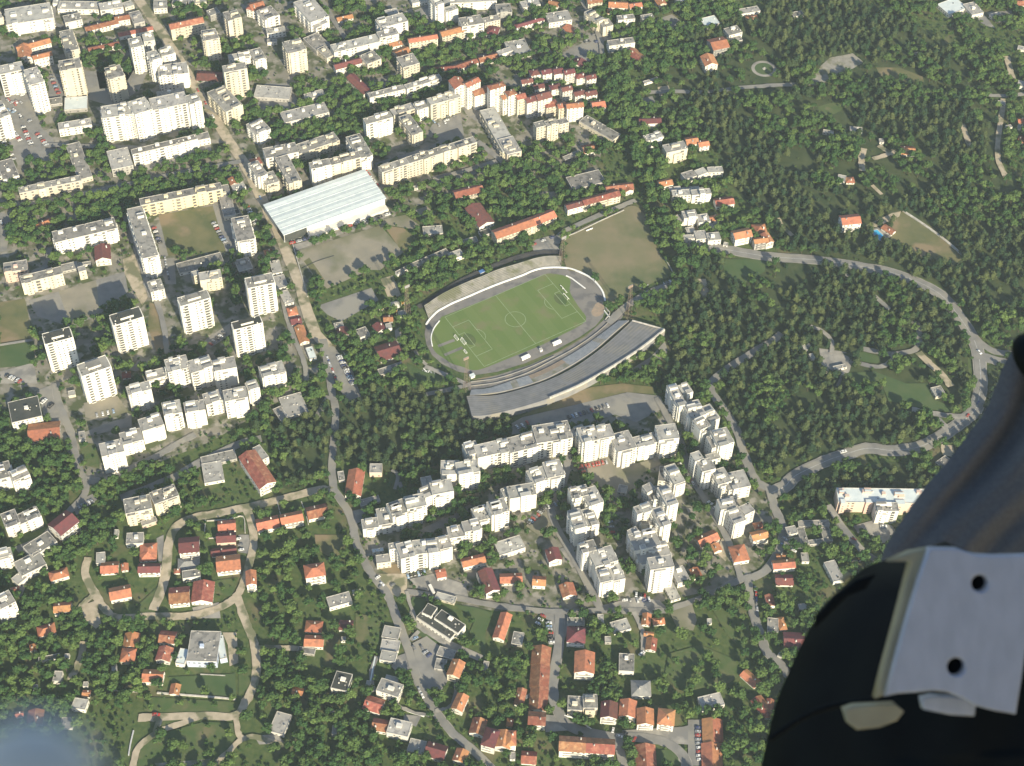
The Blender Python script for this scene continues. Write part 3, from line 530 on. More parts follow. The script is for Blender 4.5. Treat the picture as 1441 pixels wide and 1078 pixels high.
(0,2): '''725 65 850 30 828 -15 85 w L;575 410 700 380 675 310 85 w L;690 345 805 315 780 250 50 w L;800 268 920 230 895 165 65 w L;925 180 1025 160 1000 90 75 w L
1045 165 1155 145 1132 90 75 w L;1160 120 1260 90 1235 30 55 w L;1268 100 1392 75 1370 15 85 w L;1398 40 1460 20 1430 -20 70 w L;70 220 240 180 200 70 35 w D
160 325 335 305 335 210 15 w O;-30 545 65 520 55 430 55 w G;72 550 165 510 140 455 60 w G;30 810 110 780 90 700 50 w G;120 790 235 740 190 695 45 w G
-20 985 75 960 30 925 55 w L;350 845 447 768 350 728 45 w M;190 970 330 880 240 845 30 w G;130 1078 270 1010 190 950 30 w G;715 730 860 700 815 625 55 c G
865 680 1000 630 985 560 60 c G;800 800 885 770 870 745 15 p G;1150 560 1262 540 1240 432 12 w L;1148 465 1340 420 1290 375 6 g G;710 900 805 895 800 835 20 w L
790 995 880 988 870 895 10 w O;780 1060 900 1058 890 1010 25 w M;1010 950 1120 940 1110 860 35 w M;1005 1040 1122 1030 1110 975 8 w S;1030 1095 1130 1080 1110 1040 20 w G
1230 830 1325 820 1315 765 12 w O;1220 892 1325 885 1315 835 20 p M;1190 968 1328 950 1322 912 8 w M;1220 1055 1350 1040 1345 958 25 w O;540 1010 590 1005 590 945 12 w L
570 1065 665 1060 655 1000 12 w O;685 1050 720 1045 715 1010 8 w O;290 1105 390 1075 360 1035 18 w O;445 318 480 312 478 265 8 w L;385 70 425 62 420 35 8 c L
640 860 665 860 660 820 6 w L;980 1062 1010 1060 1008 1045 6 w R''',
(1,2): '''610 815 688 803 668 755 40 w L;700 790 790 775 765 695 40 w L;770 745 855 715 835 645 70 w G;860 700 955 680 925 620 80 w L;940 645 998 620 975 575 55 w L
1002 620 1105 600 1080 540 75 w L;940 570 990 560 980 520 40 w L;1050 500 1140 500 1120 435 60 w L;1150 510 1255 490 1220 430 75 w L;1190 400 1255 380 1235 322 55 w L
1262 410 1437 370 1405 310 65 w L;755 930 810 920 800 890 65 w L;820 980 895 960 865 885 75 w L;900 955 1028 940 1010 870 75 w L;1032 930 1098 915 1080 855 65 w G
1095 865 1178 850 1155 795 55 w L;1182 830 1265 810 1240 760 70 w L;1240 770 1325 748 1300 685 45 w L;1330 735 1415 712 1390 645 80 w L;1395 640 1440 625 1437 575 55 w L
680 1010 760 1000 750 955 30 c L;505 622 592 628 600 490 20 w O;640 500 710 500 705 450 22 p L;590 690 700 660 690 625 10 g G;15 825 135 800 115 740 22 w O
150 790 270 765 245 715 30 w O;300 760 410 735 385 675 18 w R;290 1085 385 1070 365 1010 45 w O;20 590 108 550 0 370 40 w R;35 430 75 410 15 345 35 w L
175 190 300 155 240 50 12 w L;145 225 190 205 150 120 5 g G;1165 1030 1290 1000 1280 955 22 w O;1300 1175 1375 1155 1310 1040 30 w M;1020 1090 1070 1080 1060 1040 20 w O
1370 965 1515 920 1480 850 22 w L;1265 1140 1345 1120 1320 1045 20 w G;465 545 500 540 495 490 6 g G;655 950 720 940 715 925 5 w B''',
(2,2): '''0 385 150 345 130 270 70 w G;158 328 332 300 290 215 75 w G;340 300 415 272 400 235 55 w L;400 328 485 310 460 235 95 w L;490 308 570 292 550 230 95 w L
600 378 690 355 660 265 80 w L;700 355 838 320 820 270 65 w L;842 312 940 300 890 230 85 w L;932 123 976 112 920 5 72 w L;965 62 1018 45 985 -5 45 w L
1100 212 1160 188 1120 115 55 w L;1010 192 1088 172 1040 95 75 w L;1060 258 1110 235 1080 182 85 w G;1165 345 1243 325 1200 250 90 w L;1125 360 1162 350 1140 290 75 w G
1075 492 1140 475 1110 420 85 w L;1030 435 1072 420 1060 375 90 w L;1110 432 1170 415 1150 385 55 w L;1230 592 1335 570 1290 490 55 w L;1160 565 1225 545 1200 470 65 w L
1312 735 1360 712 1330 670 65 w L;1250 782 1310 762 1270 690 75 w L;1185 705 1262 690 1225 640 80 w L;912 562 965 545 925 450 60 w L;830 545 905 555 885 470 25 w G
872 682 925 665 885 570 85 w L;760 612 800 592 790 550 60 w L;780 652 868 642 850 575 45 w G;832 802 885 785 850 690 85 w L;710 732 785 705 770 665 85 w L
740 792 828 780 800 700 45 w G;670 855 712 835 705 800 65 w L;700 932 828 902 790 820 65 w L;730 1002 888 970 850 890 45 w L;790 1042 905 1025 880 965 115 w L
936 1122 1006 1100 955 1022 25 w L;894 1221 948 1205 903 1103 8 w L;440 682 510 660 460 580 75 w L;345 642 432 622 410 570 75 w G;350 812 412 797 400 700 85 w L
415 802 485 785 450 700 55 w L;400 952 478 932 450 880 85 w G;480 1022 590 990 545 915 85 w L;500 1115 565 1100 540 1035 75 w L;570 1105 632 1090 600 1010 70 w L
590 607 640 618 660 577 8 w L;1061 917 1164 872 1144 816 15 w O;1140 945 1182 932 1160 895 14 w O;1255 1000 1340 985 1290 905 20 w O;1355 882 1440 862 1437 815 30 w O
1028 1094 1072 1080 1041 1033 10 w O;210 1000 280 985 265 920 28 w M;0 642 130 620 110 560 70 w L;120 562 205 535 180 465 65 w L;208 525 292 508 262 430 70 w L
-60 1120 60 1115 50 1065 15 w O;1370 815 1415 805 1400 775 10 w R''',
(3,2): '''945 75 1002 62 975 10 12 c L;1005 490 1060 450 990 408 10 c G;403 665 900 672 892 592 50 p B;610 716 735 716 735 668 58 w G
175 803 350 798 345 765 10 g G;190 905 230 900 215 805 10 g G;315 888 365 884 350 803 10 g G;235 905 318 896 316 870 10 g G;115 850 170 838 158 795 14 w L
35 1040 155 1030 150 985 22 w O;55 985 100 982 95 955 10 w O;195 1000 235 1000 225 950 12 w L;365 1115 425 1100 395 985 18 w L;1345 830 1400 830 1400 800 10 w L''',
(0,3): '''625 145 740 122 720 60 20 w O;955 165 1065 155 1055 70 25 w R;1080 155 1195 155 1190 45 18 w R;1385 60 1437 55 1437 -20 40 w O;305 215 400 205 395 155 25 w O
220 350 315 325 295 275 15 w O;170 430 205 425 200 395 8 w O;222 492 340 470 322 448 20 w D;695 410 775 412 775 335 6 w O;675 488 752 490 765 420 18 c O
895 380 980 388 980 325 18 w R;880 480 955 490 955 415 20 w R;1050 488 1220 492 1232 322 32 b G;1228 480 1268 472 1276 338 22 b B;992 500 1042 508 1040 420 18 w B
800 602 912 607 915 540 20 w O;955 672 1005 676 1005 622 10 w O;300 600 345 602 337 545 18 w L;400 750 478 762 495 705 18 w L;465 685 505 687 500 655 8 w O
150 845 235 842 245 765 12 w R;335 860 405 866 415 810 10 w G;-10 205 88 155 45 90 70 w G;65 110 110 100 100 70 15 w R;100 60 150 20 120 -20 20 w L
630 565 660 560 655 510 6 w L;365 470 385 470 385 455 5 w L;190 650 215 645 205 620 4 w L;90 800 130 795 125 780 6 w O;470 630 490 630 488 605 6 w L''',
(1,3): '''412 190 540 155 528 95 18 w L;545 112 590 105 588 90 8 g L;470 310 545 312 540 262 14 w M;280 320 370 325 366 266 10 w O;275 402 378 406 375 347 18 w O
235 440 330 452 330 418 5 g G;712 352 805 368 798 300 8 w L;700 422 803 434 805 375 10 w L;692 480 780 494 800 440 15 w L;900 240 1090 365 1140 318 22 w D
1000 245 1135 332 1183 288 32 w D;932 215 985 240 1020 188 32 w D;1340 355 1400 370 1415 225 18 w O;1072 560 1140 580 1180 500 35 c O;1097 750 1155 770 1200 690 25 w O
1000 530 1060 540 1080 482 8 g G;1012 452 1105 480 1130 432 5 g G;425 640 515 660 530 560 28 w D;675 652 798 692 830 622 35 w L;720 600 800 620 815 585 14 w L
600 752 690 780 732 712 18 w R;652 872 732 885 742 822 18 w R;735 888 855 915 872 832 28 w L;75 882 160 905 195 790 15 w L;850 992 940 1012 955 940 12 w L
945 1015 1050 1045 1080 970 20 w M;1197 888 1272 905 1305 825 18 w R;1265 955 1338 975 1370 880 38 w M;1345 965 1425 980 1440 890 28 w O;1105 1040 1168 1060 1200 1000 20 w O
1270 540 1300 546 1306 492 5 g L;1005 135 1115 165 1128 128 10 c L;205 670 260 680 265 645 6 w O;480 375 505 375 505 362 5 w L;430 900 450 900 455 850 4 w L
1410 850 1440 855 1440 815 12 w O;620 625 640 628 645 600 5 w L''',
(2,3): '''120 60 190 65 185 15 20 w O;290 130 365 115 340 50 14 w R;110 505 210 515 218 415 8 w R;103 632 205 640 210 522 8 w R;98 762 195 770 205 648 8 w R;92 842 185 848 195 778 30 w R
310 378 410 385 415 302 28 w M;315 288 410 290 405 245 8 g G;570 335 665 308 665 240 10 w L;485 300 520 300 515 225 6 g L;355 550 460 556 465 442 42 w O
600 542 685 547 695 450 22 w G;675 680 780 682 780 600 20 w S;735 282 780 288 772 225 6 w O;798 282 860 277 855 245 5 w O;745 345 795 350 795 330 10 w O
755 422 810 430 810 365 12 w R;315 762 398 766 395 687 32 c G;402 752 480 752 485 675 40 c G;500 802 590 810 596 725 38 w M;605 795 695 805 700 715 30 w O
705 842 795 846 800 760 35 w O;820 838 910 850 916 765 38 w O;265 990 418 1000 430 920 38 w R;420 1000 575 1010 580 930 38 w R;55 1060 135 1066 140 1000 8 w R
-30 960 20 960 30 880 35 w O;15 730 62 740 80 650 8 w R;700 1110 810 1110 815 962 8 w R;1075 945 1185 950 1185 820 8 w O;1070 1100 1180 1105 1185 958 8 w O
1075 762 1200 732 1160 665 18 w L;1362 638 1400 605 1325 533 8 w O;1405 800 1460 770 1420 672 10 w R;525 385 560 385 555 350 5 g L;0 390 60 400 65 330 10 g G
1100 275 1125 275 1120 250 5 w L;620 1160 660 1150 655 1090 8 w R;-10 1040 20 1040 20 1000 10 w L''',
(3,3): '''50 58 145 60 135 5 12 w M;0 180 40 176 35 115 14 w R;0 322 60 328 60 250 8 w G;68 312 105 308 100 240 8 w O;95 420 208 426 205 332 14 p M
-10 805 28 812 25 705 8 w R;60 460 80 470 78 450 5 w L;180 200 225 195 215 165 6 g L''',
}
LM = [('the football pitch',724,449),('the sports hall',462,285),('the brown sports field',870,360),('the swimming pool',1240,328),
 ('the dark-roofed school',622,874),('the woodland fountain',1075,97),('the long pink school',1240,700),('the pale blue building',289,915),
 ('the courtyard building',1147,750),('the yellow slab',252,285),('the tower blocks',230,450),('the upper left car park',45,170),
 ('the white terraces',790,125),('the sandy field',500,350),('the central pine wood',560,610),('the residential plaza',870,675),
 ('the long red terrace',758,965),('the ring road fork',1380,510),('the tree avenue',900,200),('the broad dirt road',275,125),('the school yard',115,420),
 ('the looping dirt road',250,850),('the meadow tracks',270,1030),('the left road fork',120,680),('the red-roofed hall',360,660),('the grandstand',800,530),
 ('the slate-roofed house',902,968),('the upper dirt road',330,30),('the top centre edge',600,40),('the top right hall',1350,10),('the trouser leg',1180,830),
 ('the bottom car row',985,1050),('the hillside houses',1010,310),('the rough meadow',1000,950),('the wood by the ring road',1130,560),('the left edge terrace',30,830),
 ('the white villa',560,970),('the dirt lane houses',400,735),('the dirt plot with cars',560,820),('the stepped white slabs',250,580)]
ORD = ['nearest','second','third','fourth','fifth','sixth','seventh','eighth','ninth','tenth','eleventh','twelfth','13th','14th','15th','16th','17th','18th','19th','20th']+['%dth'%k for k in range(21,90)]
_O = ['nearest','second','third','fourth','fifth','sixth','seventh','eighth','ninth','tenth','eleventh','twelfth','thirteenth','fourteenth','fifteenth','sixteenth','seventeenth','eighteenth','nineteenth','twentieth'] + ['%dth' % k for k in range(21, 90)]
STO = ['low','one-storey','two-storey','three-storey','four-storey','five-storey','six-storey','seven-storey','eight-storey','nine-storey','ten-storey','eleven-storey','twelve-storey','thirteen-storey','fourteen-storey']
WN = dict(w='white', c='cream', y='yellow', p='pink', g='grey', b='pale blue')
RN = dict(G='grey flat', L='pale flat', D='dark flat', B='blue-white metal', R='red tiled', O='orange tiled', M='maroon tiled', S='slate hipped')
blds = []
for (c, r), s in BD.items():
    for e in s.replace('\n', ';').split(';'):
        a = e.split()
        if not a: continue
        q = [float(x) for x in a[:7]]; u1, v1 = TL(c, r, q[0], q[1]); u2, v2 = TL(c, r, q[2], q[3]); u3, v3 = TL(c, r, q[4], q[5])
        blds.append(dict(n=(u1, v1, u2, v2, u3, v3), h=max(2.7, q[6]*.262), w=a[7], r=a[8], t=len(a) > 9))
def windows(b, W, D, h, big=False):
    """small panes set proud of the four walls, storey by storey"""
    n = max(1, int(h/2.95)); sh = h/n
    for (L, f) in ((W, 0), (D, 1), (W, 2), (D, 3)):
        k = max(1, int(L/3.4)); st = L/k
        for i in range(k):
            if random.random() < (.5 if big else .12): continue
            cx = -L/2+st*(i+.5); ww = random.choice((.65, .8, 1.0)) if k > 2 else .7
            for j in range(n):
                z0 = j*sh+.95; z1 = min(z0+1.35, h-.3)
                if random.random() < .08: continue
                if f == 0: b.box(cx-ww, cx+ww, -D/2-.06, -D/2+.02, z0, z1, 'glass')
                elif f == 2: b.box(cx-ww, cx+ww, D/2-.02, D/2+.06, z0, z1, 'glass')
                elif f == 1: b.box(W/2-.02, W/2+.06, cx-ww, cx+ww, z0, z1, 'glass')
                else: b.box(-W/2-.06, -W/2+.02, cx-ww, cx+ww, z0, z1, 'glass')
def flat_building(root, W, D, h, wm, rm, tower, big):
    b = MB(); p = .45; t = .3
    k = len(b.v); b.box(-W/2, W/2, -D/2, D/2, 0, h, wm); b.build('wall', root)
    b = MB(); b.box(-W/2+t, W/2-t, -D/2+t, D/2-t, h-.02, h+.12, rm)
    b.build('roof', root)
    b = MB()
    for q in ((-W/2-.05, W/2+.05, -D/2-.05, -D/2+t), (-W/2-.05, W/2+.05, D/2-t, D/2+.05), (-W/2-.05, -W/2+t, -D/2+t+.003, D/2-t-.003), (W/2-t, W/2+.05, -D/2+t+.003, D/2-t-.003)):
        b.box(*q, h-.35, h+p, 'rim' if not tower else wm)
    b.build('parapet', root)
    b = MB(); windows(b, W, D, h, big)
    if b.v: b.build('windows', root, kind='stuff')
    if big:
        n = max(1, int(h/2.95)); sh = h/n; nb = max(1, int(W/7.5)); st = W/nb
        for i in range(nb):
            if random.random() < .45 and nb > 1: continue
            cx = -W/2+st*(i+.5)+random.uniform(-.8, .8); bw = random.uniform(1.5, 2.1); b = MB()
            for j in range(n):
                z = j*sh+.02
                b.box(cx-bw, cx+bw, -D/2-1.2, -D/2-.08, z, z+.16, wm, True)
                b.box(cx-bw, cx+bw, -D/2-1.2, -D/2-1.1, z+.16, z+1.05, wm)
                b.box(cx-bw+.2, cx+bw-.2, -D/2-.1, -D/2-.07, z+.2, z+2.3, 'glass')
            b.build('balcony_stack', root, kind='stuff')
        if D > 15:
            nb = max(1, int(D/8))
            for sgn in (-1, 1):
                for i in range(nb):
                    cy = -D/2+D/nb*(i+.5); b = MB()
                    for j in range(n):
                        z = j*sh+.02
                        x0, x1 = (W/2+.08, W/2+1.2) if sgn > 0 else (-W/2-1.2, -W/2-.08)
                        b.box(x0, x1, cy-1.6, cy+1.6, z, z+1.05, wm, True)
                    b.build('balcony_stack', root, kind='stuff')
        if not tower:
            for i in range(random.choice((1, 2, 2, 3)) if W > 14 else 1):
                bw = random.uniform(2, 4.5); x = random.uniform(-W/2+bw+.3, W/2-bw-.3) if W/2 > bw+.4 else 0; bw = min(bw, W/2-.2); q = random.uniform(1.0, 2.3)+i*.11; hh = h+random.choice((-3.1, -.6, 1.1, 2.6))+random.uniform(0, .2)
                b = MB(); b.box(x-bw, x+bw, -D/2-q, -D/2+2.5, 0, hh, wm); b.box(x-bw+.25, x+bw-.25, -D/2-q+.25, -D/2+2.3, hh, hh+.12, rm)
                for j in range(int(hh/2.95)): b.box(x-.7, x+.7, -D/2-q-.05, -D/2-q+.02, j*2.95+1, j*2.95+2.2, 'glass')
                b.build('projecting_bay', root, kind='stuff')
                if random.random() < .7:
                    y = random.uniform(-D*.1, D*.3); b = MB(); b.box(x-bw, x+bw, y, min(D/2-.4, y+random.uniform(2.5, 5)), h+.1, h+random.uniform(1.5, 3), wm); b.box(x-bw+.2, x+bw-.2, y+.2, min(D/2-.6, y+2.2), h+3, h+3.1, rm); b.build('roof_room', root)
    if tower:
        b = MB(); b.box(-W*.22, W*.22, -D*.22, D*.25, h+.1, h+2.6, wm); b.box(-W*.23, W*.23, -D*.24, D*.27, h+2.6, h+2.8, rm); b.build('stair_house', root)
        for s in (-1, 1):
            b = MB(); b.box(s*W*.5-.6 if s < 0 else s*W*.5+.05, s*W*.5-.05 if s < 0 else s*W*.5+.6, -D*.35, D*.35, 0, h*.985, wm); b.build('side_bay', root)
    elif W*D > 120 and h > 5:
        for i in range(max(1, int(W/14))):
            cx = -W/2+(i+.5)*W/max(1, int(W/14))+random.uniform(-1.5, 1.5); cy = random.uniform(-D*.15, D*.25); a = random.uniform(1.3, 2.4)
            b = MB(); b.box(cx-a, cx+a, cy-1.4, cy+1.4, h+.1, h+random.uniform(1.6, 2.5), wm); b.build('stair_house', root)
    for i in range(min(9, int(W*D/45)) if rm != 'r_B' else 2):
        cx = random.uniform(-W/2+1, W/2-1); cy = random.uniform(-D/2+1, D/2-1); a = random.uniform(.25, .6)
        b = MB(); b.box(cx-a, cx+a, cy-a*.8, cy+a*.8, h+.1, h+random.uniform(.6, 1.3), random.choice(('rim', 'w_g', 'w_w', 'r_D'))); b.build('chimney' if i % 2 else 'vent', root)
def roof_half(b, P, rm):
    # a slope with a thickness
    n = len(P); b.face(P, rm)
    Q = [(p[0], p[1], p[2]-.22) for p in P]; b.face(Q[::-1], rm)
    for i in range(n):
        j = (i+1) % n; b.face([P[i], Q[i], Q[j], P[j]], rm)
def pitched_building(root, W, D, h, wm, rm, hip):
    b = MB(); b.box(-W/2, W/2, -D/2, D/2, 0, h, wm)
    along = W >= D; L, S = (W, D) if along else (D, W); e = .55; rise = min(3.2, S/2*.5); hx = L/2+e; sy = S/2+e; ez = h-.1; z1 = h+rise
    def X(x, y, z): return (x, y, z) if along else (-y, x, z)
    rx = hx-(sy if hip else 0)
    if not hip:
        for s in (-1, 1): b.face([X(s*L/2, -S/2, h), X(s*L/2, S/2, h), X(s*L/2, 0, z1-.35)] if s > 0 else [X(s*L/2, S/2, h), X(s*L/2, -S/2, h), X(s*L/2, 0, z1-.35)], wm)
    b.build('wall', root)
    for s in (-1, 1):
        b = MB(); P = [X(-hx*s, -sy*s, ez), X(hx*s, -sy*s, ez), X(rx*s, 0, z1), X(-rx*s, 0, z1)]; roof_half(b, P, rm)
        if hip: roof_half(b, [X(hx*s, -sy*s, ez+.001), X(hx*s, sy*s, ez+.001), X(rx*s, 0, z1+.001)], rm)
        b.build('roof_slope', root)
    b = MB(); windows(b, W, D, h)
    if b.v: b.build('windows', root, kind='stuff')
    b = MB(); a = random.uniform(-L*.3, L*.3); c = random.uniform(.1, .3)*S*random.choice((-1, 1)); x, y, _ = X(a, c, 0)
    b.box(x-.45, x+.45, y-.45, y+.45, h+rise*.3, z1+.7, random.choice(('w_w', 'rim', 'w_g'))); b.build('chimney', root)
    if W > 7 and h > 4.5:
        n = max(1, int(h/2.95)); sh = h/n; b = MB(); bw = W*random.uniform(.25, .42)
        for j in range(1, n):
            z = j*sh; b.box(-bw, bw, -D/2-1.3, -D/2-.08, z, z+.15, wm, True); b.box(-bw, bw, -D/2-1.3, -D/2-1.2, z+.15, z+1, wm)
        if b.v: b.build('balcony', root)
for i, B in enumerate(blds):
    n = B['n']; h = B['h']+random.uniform(-.15, .15); pitched = B['r'] in 'ROMS'
    he = h-.0
    A = G(n[0], n[1], he)[:2]; Bp = G(n[2], n[3], he)[:2]; Cp = G(n[4], n[5], he)[:2]
    ax = (Bp-A); W = np.linalg.norm(ax); ax /= W; pe = np.array([-ax[1], ax[0]]); D = max(3.5, float((Cp-Bp)@pe)); W = max(W, 3.5)
    ctr = (A+Bp)/2+pe*D/2 if W > 20 or True else A
    # follow a skewed block half way
    sk = float((Cp-Bp)@ax); ctr = ctr+ax*sk*.25
    cx = h > 10 and 380 < n[0] < 1070 and 560 < n[1] < 860
    if cx: W *= 1.16; D *= 1.12
    elif h > 10: W *= 1.03
    B.update(W=W, D=D, H=h, c=ctr, u=(n[0]+n[4])/2, v=(n[1]+n[5])/2)
    if pitched: kind = ('house', 'house') if W*D < 420 else ('long_house', 'building')
    elif B['t']: kind = ('tower_block', 'tower block')
    elif B['r'] == 'B' and W*D > 800 and B['w'] == 'w': kind = ('sports_hall', 'sports hall')
    elif h > 10: kind = ('apartment_block', 'apartment block')
    elif W*D < 60 or h < 3.2: kind = ('shed', 'shed')
    elif W*D > 500: kind = ('flat_building', 'building')
    else: kind = ('flat_roofed_house', 'house')
    B['kind'] = kind
    root = bpy.data.objects.new(kind[0], None); COL.objects.link(root); root.location = (ctr[0], ctr[1], 0); root.rotation_euler = (0, 0, math.atan2(ax[1], ax[0])); root.empty_display_size = 2
    root['category'] = kind[1]; B['o'] = root
    foot = np.array([ctr+sx*ax*W/2+sy*pe*D/2 for sx, sy in ((-1, -1), (1, -1), (1, 1), (-1, 1))]); B['foot'] = foot
    mark(grow(foot, 3.0 if h < 9 else 3.5))
    # keep the view of the lit front open a little
    mark(np.array([foot[0]-pe*min(6, h*.35), foot[1]-pe*min(6, h*.35), foot[1], foot[0]]))
    wm, rm = 'w_'+B['w'], 'r_'+B['r']
    if pitched: pitched_building(root, W, D, h, wm, rm, B['r'] == 'S' or (W*D < 200 and i % 4 == 0))
    elif kind[0] == 'sports_hall':
        b = MB(); b.box(-W/2, W/2, -D/2, D/2, 0, h-1.2, wm); b.build('wall', root)
        nn = 10
        for k in range(nn):
            y0 = -D/2-1+(D+2)*k/nn; y1 = -D/2-1+(D+2)*(k+1)/nn; b = MB(); z0, z1 = (h-.3, h+.05)
            if k % 2: z0, z1 = z1, z0
            roof_half(b, [(-W/2-1, y0+.02, z0), (W/2+1, y0+.02, z0), (W/2+1, y1-.02, z1), (-W/2-1, y1-.02, z1)], 'r_B'); b.build('roof_panel', root)
            b = MB(); b.box(-W/2-.8, W/2+.8, y0-.12, y0+.12, h-1.0, h+.1, 'r_B'); b.build('gutter', root)
        b = MB(); b.box(-W/2-.15, -W/2+.1, -D/2+.5, -D/2+D*.35, .5, h-2, 'r_D'); b.box(-W/2+.4, -W/2+W*.22, -D/2-.2, -D/2-.05, .4, h-1.6, 'r_D'); b.build('dark_cladding', root)
        for k in range(9):
            x = -W/2+W*.25+k*W*.08; b = MB(); b.box(x, x+W*.045, -D/2-.12, -D/2-.04, 1.2, 2.6, 'glass'); b.build('window', root)
        b = MB(); b.box(-W*.28, W*.5, -D/2-7, -D/2-.1, 0, 3.2, 'w_w'); b.build('front_annex', root); mark(np.array([foot[0]-pe*13, foot[1]-pe*13, foot[1], foot[0]]))
    else: flat_building(root, W, D, h, wm, rm, B['t'], h > 10 and W*D > 90)
# labels: look first, then where it stands
groups = {}
for B in blds:
    d = sorted((math.hypot((B['u']-x)*1, (B['v']-y)*1.25), nm, x, y) for nm, x, y in LM)[0]
    a = math.degrees(math.atan2(-(B['v']-d[3]), B['u']-d[2])) % 360
    dr = ['right of', 'above right of', 'above', 'above left of', 'left of', 'below left of', 'below', 'below right of'][int((a+22.5)//45) % 8]
    if d[0] < 14: dr = 'at'
    st = STO[min(len(STO)-1, max(1, round(B['H']/2.95)))]
    B['st'] = st
    size = 'long' if max(B['W'], B['D']) > 2.6*min(B['W'], B['D']) and max(B['W'], B['D']) > 18 else ''
    base = f"{size} {WN[B['w']]} {st} {B['kind'][1]} with {RN[B['r']]} roof".strip()
    groups.setdefault((base, dr, d[1]), []).append((d[0], B))
for (base, dr, lm), L in groups.items():
    L.sort(key=lambda t: t[0])
    for k, (_, B) in enumerate(L):
        t = f"{base}, {dr} {lm}" if len(L) == 1 else f"{base}, {ORD[k]} {dr} {lm}"
        if len(t.split()) > 16: t = t.replace('apartment block', 'block').replace('long ', '')
        if len(t.split()) > 16: t = t.replace(' with', ',').replace('tower block', 'tower')
        B['o']['label'] = t.replace(' ,', ',')
        g = {'tower block': 'tower blocks', 'apartment block': 'apartment blocks of the town', 'house': 'houses of the town', 'shed': 'sheds and garages', 'building': 'larger buildings'}.get(B['kind'][1])
        if g: B['o']['group'] = g
# ------------------------------------------------------------------ the stadium
PC = G(725.2, 449.6)[:2]; PA = R(32.9)
def PW(x, y):
    return np.array([PC[0]+x*math.cos(PA)-y*math.sin(PA), PC[1]+x*math.sin(PA)+y*math.cos(PA)])
def proj0(x, y, z=0.33):
    v = np.array([x, y, z])-CAM; d = v@FW; return CX+FOC*(v@R2)/d, CY-FOC*(v@U2)/d
M['pitch2'] = mat('pitch_turf_light', (.112, .16, .047), (.13, .17, .054), .03, col3=(.15, .155, .07), scale3=.06, fac3=(.55, .7))
def zoomA(s, ox, oy, k): a = [float(x) for x in s.split()]; return [(ox+a[i]/k, oy+a[i+1]/k) for i in range(0, len(a), 2)]
WALL = pp('599.8 456.8 604 450 609.5 444 616 438 624 433.3 636 427 648.5 421.6 663 415.5 677.7 409 704 398.5 734.6 387.5 749.2 381.2 763.8 377.3 778.5 376.3 791 376.6 802.8 378.3 817.4 383.6 832 391.4 841.8 401.2 848.6 411.9 851.5 423.6')
OUT = WALL+pp('852 435 848 447 838 459 815 475 780 494 740 511 700 523.5 670 528 645 523.5 622 512.5 608 500 600 485 597.5 470')
patch('running_track', 'track', OUT, z=.3)
for q in (WALL+pp('856 440 872 448 890 449 935 462 860 520 773 562 668 586 655 556 640 530 615 515 600 500 594 470 595 440'), pp('595 434 624 413 658 396 700 380 730 370 765 360 792 360 800 385 600 460')): mark([G(*p)[:2] for p in q])
GR = pp('621.6 446 660 431 697.7 415.8 740 398 767 386.2 782 386 796.5 389.3 803 396 802 411 813 430 824.5 451.5 790 472 758.6 487.5 720 503 680 519 664 521 650.8 516.5 636 512 624.5 504.5 614 497 608.5 488.4 607 478 610 466.6 615 455')
patch('pitch_turf', 'pitch', GR, z=.33, rough=1)
patch('paved_area', 'track', pp('818 408 828 404 838 410 843 420 840 434 832 442 820 440 812 425'), z=.335)
patch('orange_earth_spot', 'orange', pp('838 428 846 424 850 432 848 442 838 446 832 440'), z=.34, rough=1)
for s in ('616.5 487.5 639.5 478.8', '625.5 500 651 489.2'):
    sheet_ribbon('jumping_runway', [G(*p)[:2] for p in pp(s)], 3, 'track', .336)
for gx in (-1, 1):
    patch('worn_turf', 'meadow', [proj0(*PW(gx*(47.5+5*math.cos(t)), 7.5*math.sin(t))) for t in np.linspace(0, 6.28, 12)[:-1]], z=.345+gx*.002, rough=1)
for k in range(0, 12, 2):
    x0 = -52+104*k/12; x1 = -52+104*(k+1)/12; b = MB(); P = [PW(x0, -33.7), PW(x1, -33.7), PW(x1, 33.7), PW(x0, 33.7)]; b.face([(*p, .338) for p in P], 'pitch2'); b.build('mown_stripe', kind='structure')
def line(x0, y0, x1, y1, w=.42):
    sheet_ribbon('pitch_marking', np.array([PW(x0, y0), PW(x1, y1)]), w, 'line', .37+random.uniform(0, .004))
hl, hw = 52.6, 34
for a in ((-hl, -hw, hl, -hw), (-hl, hw, hl, hw), (-hl, -hw, -hl, hw), (hl, -hw, hl, hw), (0, -hw, 0, hw)): line(*a)
for s in (-1, 1):
    for dpt, wd in ((16.5, 20.16), (5.5, 9.16)):
        line(s*hl, -wd, s*(hl-dpt), -wd); line(s*hl, wd, s*(hl-dpt), wd); line(s*(hl-dpt), -wd, s*(hl-dpt), wd)
    P = [PW(s*(hl-11-9.15*math.cos(t)), 9.15*math.sin(t)) for t in np.linspace(-.925, .925, 14)]; sheet_ribbon('pitch_marking', P, .42, 'line', .376)
sheet_ribbon('pitch_marking', [PW(9.15*math.cos(t), 9.15*math.sin(t)) for t in np.linspace(0, 2*math.pi, 40)], .42, 'line', .378)
